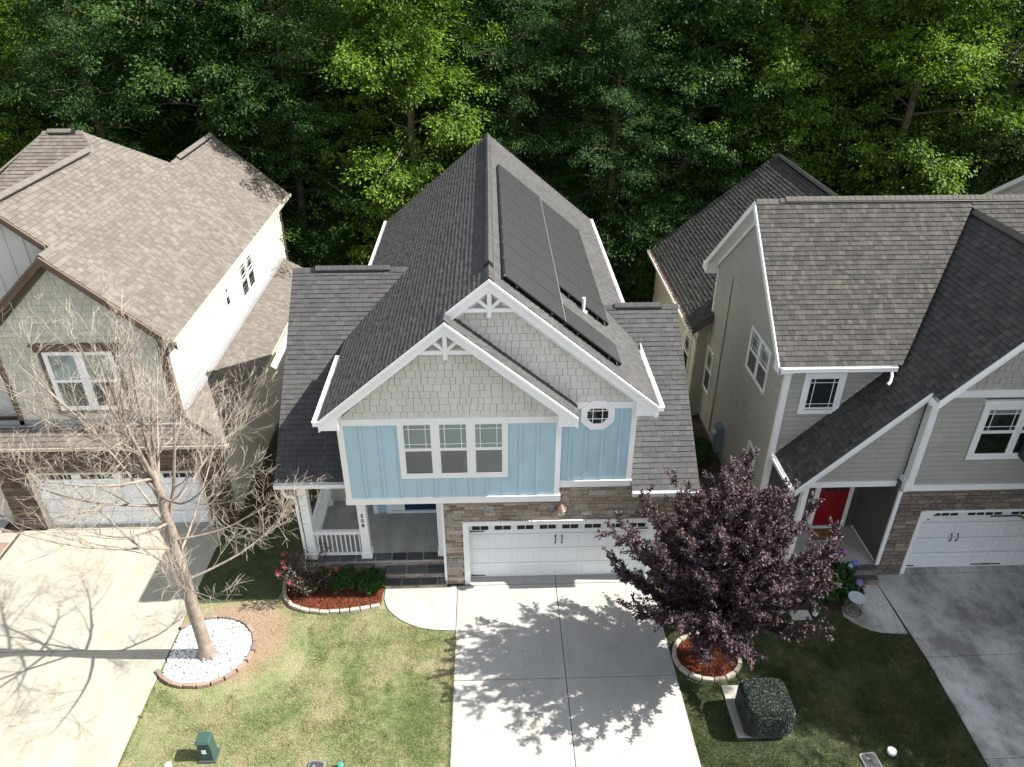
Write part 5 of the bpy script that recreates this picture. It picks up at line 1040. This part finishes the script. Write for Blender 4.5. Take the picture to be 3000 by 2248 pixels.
# plum tree
def plum():
    t = thing('plum_tree', 'purple leaved plum tree spreading over the right edge of the driveway', 'tree', (3.55, -2.65, 0)); rr = random.Random(4); g = np.random.default_rng(4)
    B = Vector((3.55, -2.65, 0)); tw = []; q = MB(); q.tube([B, B+Vector((.02, .03, .5)), B+Vector((.0, .0, 1.0)), B+Vector((.03, -.02, 1.5))], [.11, .085, .075, .07], 10); q.build('trunk', 'barkdark', t, smooth=True); q = MB(); C0 = Vector((3.55, -3.0, 3.1))
    for k in range(84):
        th = k*2.399; el = -.62+2.1*((k+.5)/84)**.88; u = Vector((math.cos(th)*math.cos(el), math.sin(th)*math.cos(el), math.sin(el)))
        e = C0+Vector((u.x*(2.2 if u.x > 0 else 2.45), u.y*2.1, u.z*2.1))*rr.choice((.6, .75, .88, .95, 1.0, 1.05, 1.1)); s0 = B+Vector((0, 0, rr.uniform(.9, 1.6))); mid = s0.lerp(e, .5)+Vector((0, 0, -.05)); c = [s0]
        for j in range(1, 11): f = j/10; c.append(s0*(1-f)**2+mid*2*f*(1-f)+e*f*f+Vector([rr.uniform(-.05, .05) for _ in range(3)])+Vector((0, 0, .25*f*f)))
        q.tube(c, [.035*(1-.85*j/10) for j in range(11)], 5)
        for i in range(3, 11):
            for _ in range(5 if i < 9 else 3):
                d = ((c[i]-c[i-1]).normalized()*1.5+Vector([rr.gauss(0, .62) for _ in range(3)])+Vector((0, 0, .2))).normalized(); L = rr.uniform(.22, .5); tw.append((c[i], c[i]+d*L)); q.tube([c[i], c[i]+d*L*.5+Vector((0, 0, .02)), c[i]+d*L], [.008, .006, .003], 3, cap=False)
    q.build('branch', 'barkdark', t); a = np.array([x[0] for x in tw]); b = np.array([x[1] for x in tw]); per = 44; n = len(tw)*per; f = g.uniform(.05, 1.05, n)[:, None]; A_ = np.repeat(a, per, 0); B_ = np.repeat(b, per, 0); ax_ = (B_-A_)/np.linalg.norm(B_-A_, axis=1, keepdims=True)
    P = A_+(B_-A_)*f+g.normal(size=(n, 3))*.022; D = ax_*.8+g.normal(size=(n, 3))*.7; D[:, 2] -= .25; Nn = g.normal(size=(n, 3))*.6+np.array([.25, 0, .9]); V, F = leaves(P, D, Nn, g.uniform(.055, .10, n), g.uniform(.032, .055, n), .2); npmesh('foliage', V, F, 'leaf_plum', t)
plum()
# bare tree
def bare():
    t = thing('bare_tree', 'leafless pale barked tree rising from the white pebble bed', 'tree', (-9, -2.28, 0)); rr = random.Random(16); B = Vector((-9.0, -2.28, 0)); q = MB()
    tr = [B+Vector((rr.uniform(-.02, .02), rr.uniform(-.02, .02), z)) for z in (0, .12, .3, .8, 1.5, 2.3, 3.1, 3.9, 4.6, 5.3, 6.0)]; q.tube(tr, [.25, .20, .175, .16, .15, .14, .13, .115, .10, .085, .055], 14); 
    for k in range(6): a = k*1.05+.3; q.tube([B+Vector((.12*math.cos(a), .12*math.sin(a), .14)), B+Vector((.26*math.cos(a), .26*math.sin(a), .03)), B+Vector((.42*math.cos(a), .42*math.sin(a), -.02))], [.07, .045, .02], 6)
    q.build('trunk', 'barkpale', t, smooth=True); big = MB(); small = MB(); cnt = [0]
    def grow(p, d, L, r, lev):
        n = 7 if lev < 2 else (5 if lev < 3 else 3); pts = [p]; dd = d.copy(); ups = (.10, .07, .045, .0, 0)[lev]
        for i in range(n): dd = (dd+Vector([rr.gauss(0, .05+.03*lev) for _ in range(3)])+Vector((0, 0, ups))).normalized(); pts.append(pts[-1]+dd*(L/n))
        (big if lev < 2 else small).tube(pts, [max(.0022, r*(1-.85*i/n)) for i in range(n+1)], 7 if lev == 0 else (5 if lev < 2 else 3), cap=False); cnt[0] += 1
        if lev >= 3: return
        m = (9, 7, 4, 0)[lev]
        for k in range(m):
            f = rr.uniform(.22, .98) if lev else rr.uniform(.15, 1); i = min(n-1, int(f*n)); b = pts[i].lerp(pts[i+1], f*n-i); ax_ = (pts[i+1]-pts[i]).normalized(); pr = Vector([rr.gauss(0, 1) for _ in range(3)]); pr = (pr-ax_*pr.dot(ax_)).normalized(); an = rr.uniform(.45, .95)
            grow(b, (ax_*math.cos(an)+pr*math.sin(an)).normalized(), L*(rr.uniform(.34, .62) if lev < 1 else rr.uniform(.38, .65))*(1.15-f*.5), r*(1-.7*f)*.45, lev+1)
    for k in range(6):      # ascending leaders
        a = k*1.1+.3; s = rr.uniform(.12, .45); z = 4.3+.3*k; grow(B+Vector((0, 0, z)), Vector((math.cos(a)*s, math.sin(a)*s, 1)).normalized(), rr.uniform(3.2, 4.2), .055, 0)
    for k in range(13):      # spreading limbs
        a = k*2.399+.5; z = 2.6+.25*k; grow(B+Vector((0, 0, z)), Vector((math.cos(a), math.sin(a), rr.uniform(.05, .5))).normalized(), rr.uniform(3.2, 4.7)*(1 if z < 4.2 else .85)*(.82 if math.cos(a) > .3 else 1), .036, 0)
    big.build('branch', 'barkpale', t, smooth=True); small.build('twig', 'twig', t, kind='stuff')
    for (x0, y0, x1, y1) in ((-8.62, -2.75, -8.5, -3.05), (-8.35, -2.62, -8.22, -2.95), (-8.7, -1.6, -8.55, -1.45), (-9.5, -2.75, -9.3, -2.95)):
        MB().tube([(x0, y0, .03), ((x0+x1)/2+.03, (y0+y1)/2, .07), (x1, y1, .03)], [.02, .028, .015], 6).build('root', 'root', t)
bare()

# ---- small things in the lawns
def pedestal():
    t = thing('utility_pedestal', 'dark green utility pedestal with white sticker on the left lawn', 'utility box', (-8.13, -5.0, 0))
    q = MB(); q.box(-8.31, -7.91, -5.2, -4.84, 0, .05); q.build('base', 'meterlid', t, bevel=.03)
    f = lambda s, y0, y1, z: [(-8.12-s, y0, z), (-8.12+s, y0, z), (-8.12+s, y1, z), (-8.12-s, y1, z)]
    q = MB(); q.add(f(.16, -5.15, -4.87, .05)+f(.145, -5.12, -4.88, .6), [(0, 1, 5, 4), (1, 2, 6, 5), (2, 3, 7, 6), (3, 0, 4, 7), (4, 5, 6, 7)]); q.build('body', 'greenbox', t, bevel=.02)
    q = MB(); q.add(f(.165, -5.16, -4.86, .58)+f(.16, -5.155, -4.865, .60)+f(.145, -5.10, -4.87, .66), [(3, 2, 1, 0), (0, 1, 5, 4), (1, 2, 6, 5), (2, 3, 7, 6), (3, 0, 4, 7), (4, 5, 9, 8), (5, 6, 10, 9), (6, 7, 11, 10), (7, 4, 8, 11), (8, 9, 10, 11)]); q.build('lid', 'teal' if False else 'greenbox', t, bevel=.02)
    q = MB(); q.add([(-8.18, -5.147, .27), (-8.08, -5.147, .27), (-8.08, -5.139, .40), (-8.18, -5.139, .40)], [(0, 1, 2, 3)]); q.build('sticker', 'paper', t)
pedestal()
def pipe(label, x, y, h, r, mat, cap=True):
    t = thing('pipe_stub', label, 'pipe', (x, y, 0)); MB().lathe((x, y, 0), [(r, 0), (r, h)], 16).build('pipe', mat, t, smooth=False)
    if cap: MB().lathe((x, y, h), [(r+.012, -.06), (r+.012, .0), (r*.8, .012)], 16).build('cap', mat, t)
pipe('white plastic pipe stub in the left lawn near the driveway', -8.82, -5.38, .3, .055, 'pvc'); pipe('teal clean-out cap beside the black meter box', -5.17, -5.38, .13, .055, 'teal'); pipe('short white round cap in the right lawn', 6.96, -5.4, .1, .085, 'pvc')
def meter(label, x, y, a):
    t = thing('meter_box', label, 'meter box', (x, y, 0)); c, s = math.cos(a), math.sin(a)
    def rr_(w_, h_, z, k=5):
        pts = []
        for (sx, sy, a0) in ((1, 1, 0), (-1, 1, 90), (-1, -1, 180), (1, -1, 270)):
            for j in range(k): b = R(a0+90*j/(k-1)); px = sx*(w_-.06)+.06*math.cos(b); py = sy*(h_-.06)+.06*math.sin(b); pts.append((x+px*c-py*s, y+px*s+py*c, z))
        return pts
    MB().prism(rr_(.19, .29, -.02), (0, 0, .06)).build('rim', 'meterrim', t, bevel=.01); MB().prism(rr_(.15, .25, .04), (0, 0, .012)).build('lid', 'meterlid', t, bevel=.006); MB().lathe((x-.05*c-.12*s, y-.05*s+.14*c, .052), [(.035, 0), (.03, .008)], 10).build('reader_cap', 'meterrim', t)
meter('black water meter lid in the left lawn', -5.72, -5.5, -.12); meter('black water meter lid in the right lawn', 6.42, -5.68, .1)
def cover():
    t = thing('transformer_cover', 'dark artificial leaf cover over a utility box on a concrete pad', 'utility cover', (4.25, -4.3, 0)); MB().box(3.66, 4.86, -4.94, -3.58, -.02, .05).build('concrete_pad', 'pad', t, bevel=.01)
    x0, x1, y0, y1, h = 3.76, 4.92, -5.0, -4.02, .84
    MB().box(x0+.04, x1-.04, y0+.04, y1-.04, .08, h-.04).build('box', 'ac', t, bevel=.08); g = np.random.default_rng(31); Ps, Ns = [], []
    for (ax_, sg, ar) in ((2, 1, 12000), (1, -1, 9500), (0, -1, 8000), (0, 1, 8000), (1, 1, 5000)):
        n = ar; P = np.stack([g.uniform(x0, x1, n), g.uniform(y0, y1, n), g.uniform(.1, h, n)], 1); N_ = np.zeros((n, 3)); N_[:, ax_] = sg; P[:, ax_] = (h if ax_ == 2 else (x1, y1)[ax_] if sg > 0 else (x0, y0)[ax_]); Ps.append(P); Ns.append(N_)
    P = np.concatenate(Ps); N_ = np.concatenate(Ns); c = np.array([(x0+x1)/2, (y0+y1)/2, .45]); d = (P-c)/np.array([.5, .49, .43]); rr2 = np.power((np.abs(d)**7).sum(1), 1/7)[:, None]; P = c+(P-c)/rr2*(1+.02*np.sin(P[:, :1]*9)*np.cos(P[:, 1:2]*8)); n = len(P)
    V, F = leaves(P+N_*g.uniform(0, .02, (n, 1)), N_*.6+g.normal(size=(n, 3))*.7, N_+g.normal(size=(n, 3))*.5, g.uniform(.03, .05, n), g.uniform(.008, .014, n), .2); npmesh('leaf_mat', V, F, 'leaf_cover', t, kind='stuff')
cover()
def stand():
    t = thing('plant_stand', 'round topped wire plant stand on the right front walk', 'plant stand', (7.8, -1.38, .03)); q = MB(); r = .21; c = Vector((7.8, -1.38, 0))
    ring = lambda rad, z, tr: q.tube([c+Vector((rad*math.cos(k*math.pi/12), rad*math.sin(k*math.pi/12), z)) for k in range(25)], tr, 6, cap=False)
    ring(r, .05, .012); ring(r*.9, .52, .008)
    for k in range(4): a = k*math.pi/2+.5; q.tube([c+Vector((r*math.cos(a), r*math.sin(a), .05)), c+Vector((r*.88*math.cos(a), r*.88*math.sin(a), .54))], .008, 6)
    q.build('frame', 'bronze', t); MB().lathe(c+Vector((0, 0, .54)), [(.2, 0), (.22, .01), (.22, .028), (.205, .03), (.2, .022), (.05, .02)], 28).build('top', 'cushion', t)
stand()
t = thing('flower_pot', 'small white flower pot beside the stepping stone under the hydrangea', 'flower pot', (6.75, -1.45, 0)); MB().lathe((6.75, -1.45, 0), [(.055, 0), (.085, .17), (.09, .19), (.075, .19), (.07, .16)], 16).build('pot', 'pvc', t); leafball('plant', t, 'leaf_hydrangea', (6.75, -1.45, .2), (.08, .08, .08), 60, (.05, .08), (.03, .04), 3)
MB().box(6.1, 6.62, -1.62, -1.3, .0, .05).build('stepping_stone', 'pad', None, bevel=.01)
tag(bpy.data.objects['stepping_stone'], 'grey rectangular stepping stone left of the small white pot', 'stepping stone')

# ================================================================= WOODS
def tree_proto(seed, h, rad, mat, nl, kind):
    """trunk, limbs and a crown of leaf sprays carried on twigs; returns (trunk mesh, limb mesh, foliage mesh)"""
    rr = random.Random(seed); g = np.random.default_rng(seed); q = MB(); lean = Vector((rr.uniform(-.6, .6), rr.uniform(-.6, .6), 0))
    tr = [Vector((0, 0, -.2))+lean*(f*f)+Vector((rr.uniform(-.12, .12), rr.uniform(-.12, .12), h*f*.95))*(1 if f else 0) for f in (0, .08, .2, .35, .5, .65, .8, .95)]
    q.tube(tr, [.34, .27, .24, .20, .16, .12, .08, .03], 9); b = MB(); sprays = []
    nb = int(h*3.3)
    for k in range(nb):
        f = .16+.82*((k+.5)/nb); z = h*f; i = min(6, max(0, sum(1 for p in tr if p.z < z)-1)); p0 = tr[i]; p1 = tr[min(i+1, 7)]; p = p0.lerp(p1, 0 if p1.z == p0.z else (z-p0.z)/(p1.z-p0.z)); a = k*2.399+rr.uniform(-.3, .3)
        prof = math.sin(min(1, f*1.15)*math.pi*.86)**.6 if kind != 1 else (1.15-f)**.8
        L = rad*prof*rr.uniform(.65, 1.15); up = rr.uniform(.05, .8) if f > .5 else rr.uniform(-.25, .5); d = Vector((math.cos(a), math.sin(a), up)); c = [p]
        for j in range(1, 6): fj = j/5; c.append(p+d*(L*fj)+Vector((rr.uniform(-.1, .1), rr.uniform(-.1, .1), -.22*L*fj*fj+rr.uniform(-.12, .12))))
        b.tube(c, [.06*(1-.8*j/5) for j in range(6)], 4, cap=False)
        m = int(9+L*4)
        for _ in range(m):
            f2 = rr.uniform(.3, 1.03)*5; ii = min(4, int(f2)); e = c[ii]+(c[ii+1]-c[ii])*(f2-ii); spread = .34+.14*L*rr.random(); e = e+Vector((rr.gauss(0, spread), rr.gauss(0, spread), rr.gauss(0, .42))); sprays.append((e, (e-p)))
    ns = len(sprays); per = max(8, nl//ns); E = np.repeat(np.array([s[0] for s in sprays]), per, 0); O_ = np.repeat(np.array([s[1] for s in sprays]), per, 0); O_ /= np.linalg.norm(O_, axis=1, keepdims=True)+1e-6; n = len(E)
    rs = np.repeat(g.uniform(.22, .5, ns), per)[:, None]; u = g.normal(size=(n, 3))*np.array([.55, .55, .26]); P = E+u*rs*1.15; P[:, 2] -= (np.hypot(u[:, 0], u[:, 1])**2)*rs[:, 0]*.25
    D = O_*.6+u*1.0+g.normal(size=(n, 3))*.35; D[:, 2] -= .35; Nn = np.array([0, 0, 1.])+g.normal(size=(n, 3))*.45
    LL, WW = ((.10, .19), (.06, .11)) if kind == 0 else ((.09, .18), (.035, .06)) if kind == 1 else ((.08, .15), (.055, .09))
    V, F = leaves(P, D, Nn, g.uniform(*LL, n), g.uniform(*WW, n), .18)
    def me(name, mb_, m): x = bpy.data.meshes.new(name); x.from_pydata(mb_.v, [], mb_.f); x.materials.append(M[m]); x.polygons.foreach_set('use_smooth', [True]*len(x.polygons)); return x
    fo = npmesh('foliage', V, F, mat); fm = fo.data; bpy.data.objects.remove(fo)
    return me('trunk', q, 'barkdark'), me('limbs', b, 'barkdark'), fm
PR = {k: tree_proto(*a) for k, a in dict(gum=(1, 17, 3.6, 'leaf_sweetgum', 74000, 0), gum2=(2, 16, 3.3, 'leaf_sweetgum', 68000, 0), oak=(3, 18, 4.2, 'leaf_oak', 80000, 2), cool=(4, 17, 4.0, 'leaf_cool', 76000, 1), oak2=(5, 15, 3.6, 'leaf_oak', 68000, 0), yel=(6, 18, 4.0, 'leaf_yellow', 78000, 2), under=(7, 5.5, 2.4, 'leaf_oak', 18000, 2)).items()}
def tree(kind, x, y, sc, rot, label, group=None, cat='tree', name='forest_tree', sz=None):
    t = thing(name, label, cat, (x, y, 0), group); t.rotation_euler = (0, 0, rot); t.scale = (sc, sc, sz or sc)
    for nm, me in zip(('trunk', 'branch', 'crown'), PR[kind]): o = bpy.data.objects.new(nm, me); COL.objects.link(o); o.parent = t
FRONT = [
 ('oak', -27.5, 18.5, 1, 'deep green tree at the far left edge behind the tan house'), ('gum2', -22.8, 20.2, .95, 'tree with yellow green clumps second from the left edge of the wood'), ('cool', -18.6, 18.6, 1.0, 'dark leafy tree behind the short upper ridge of the tan roof'),
 ('oak2', -14.2, 20.0, 1.1, 'dense dark tree behind the notch in the tan roofline'), ('oak', -10.6, 20.0, .95, 'tall tree with bare lower trunk seen between the tan and blue houses'), ('gum', -5.2, 19.4, 1.03, 'brightest yellow green tree just left of the charcoal ridge'),
 ('cool', -.6, 20.6, 1.05, 'blue green tree directly behind the peak of the charcoal ridge'), ('cool', 4.0, 19.2, .9, 'drooping blue green tree to the right of the solar roof'), ('oak2', 7.6, 20.8, 1.05, 'leafy tree behind the gap between blue and taupe houses'),
 ('gum2', 12.3, 21.6, 1.05, 'tall tree with thick grey trunk rising behind the taupe rear wing'), ('gum', 17.2, 19.6, 1.05, 'bright green tree above the right house ridge'), ('yel', 22.4, 21.0, 1.08, 'olive green tree near the upper right corner'), ('yel', 27.5, 19.0, 1.0, 'olive tree at the right edge of the wood')]
rr = random.Random(77)
for k, x, y, sc, lb in FRONT: tree(k, x, y, sc, rr.random()*6.28, lb, 'trees along the edge of the wood')
ks = ['oak', 'gum2', 'cool', 'oak2', 'oak', 'yel', 'gum', 'cool']
for row, (y0, n, z_) in enumerate(((24.5, 13, 1.08), (29.5, 13, 1.16), (35.5, 12, 1.28), (43, 11, 1.42))):
    for i in range(n):
        x = -34+68*(i+.5*(row % 2))/(n-1)*(1+.06*row)+rr.uniform(-1.3, 1.3); tree(ks[(i*3+row*5) % 8] if x < 12 or row > 2 else ('yel' if (i+row) % 2 else 'gum'), x, y0+rr.uniform(-1.3, 1.3), z_*rr.uniform(.94, 1.06), rr.random()*6.28, 'tall leafy tree deep in the wood '+('behind the tan house' if x < -11 else 'left of the charcoal ridge' if x < -2 else 'right of the charcoal ridge' if x < 7 else 'behind the taupe house' if x < 18 else 'at the upper right corner'), 'trees deep in the wood')
for i, x in enumerate((-31, -25, -20.5, -16.2, -12.3, -9.4, -7.6, -3.5, .5, 4.6, 6.6, 9.5, 14.5, 19, 24, 29)):
    tree('under', x, 17.6+rr.uniform(-.6, 1.4)+(1.2 if -11 < x < -7 else 0), rr.uniform(.75, 1.15)*(.75 if -11 < x < -7 else 1), rr.random()*6.28, 'low leafy sapling under the wood edge '+('behind the tan house' if x < -11 else 'in the gap between tan and blue houses' if x < -6 else 'behind the blue house' if x < 5 else 'in the gap between blue and taupe houses' if x < 7.5 else 'behind the taupe house'), 'saplings under the edge of the wood', 'sapling', 'sapling')
# street tree beyond the right edge of the picture whose shade lies on the right-hand drive and lawn
SHADE = (('gum', 16.3, -1.0, 1.0, .62, 'broad shade tree standing beside the right driveway'), ('oak2', 16.0, -3.6, 1.0, .55, 'second shade tree nearer the street beside the right driveway'), ('gum2', 19.0, -2.6, 1.25, .8, 'taller shade tree behind the two beside the right driveway'),
 ('oak', 21.5, -1.0, 1.3, .9, 'tall dark shade tree in front of the pale far house'), ('oak2', 20.8, -4.2, 1.1, .9, 'tall dark shade tree at the street in front of the far house'), ('gum', 23.5, -2.6, 1.2, .88, 'farthest shade tree on the far lot'),
 ('oak2', 17.8, -5.2, .7, .5, 'small shade tree close to the street beside the right driveway'))
for k, (kd, x, y, sc, sz_, lb) in enumerate(SHADE): tree(kd, x, y, sc, 1.0+k, lb, None, 'tree', 'shade_tree', sz_)
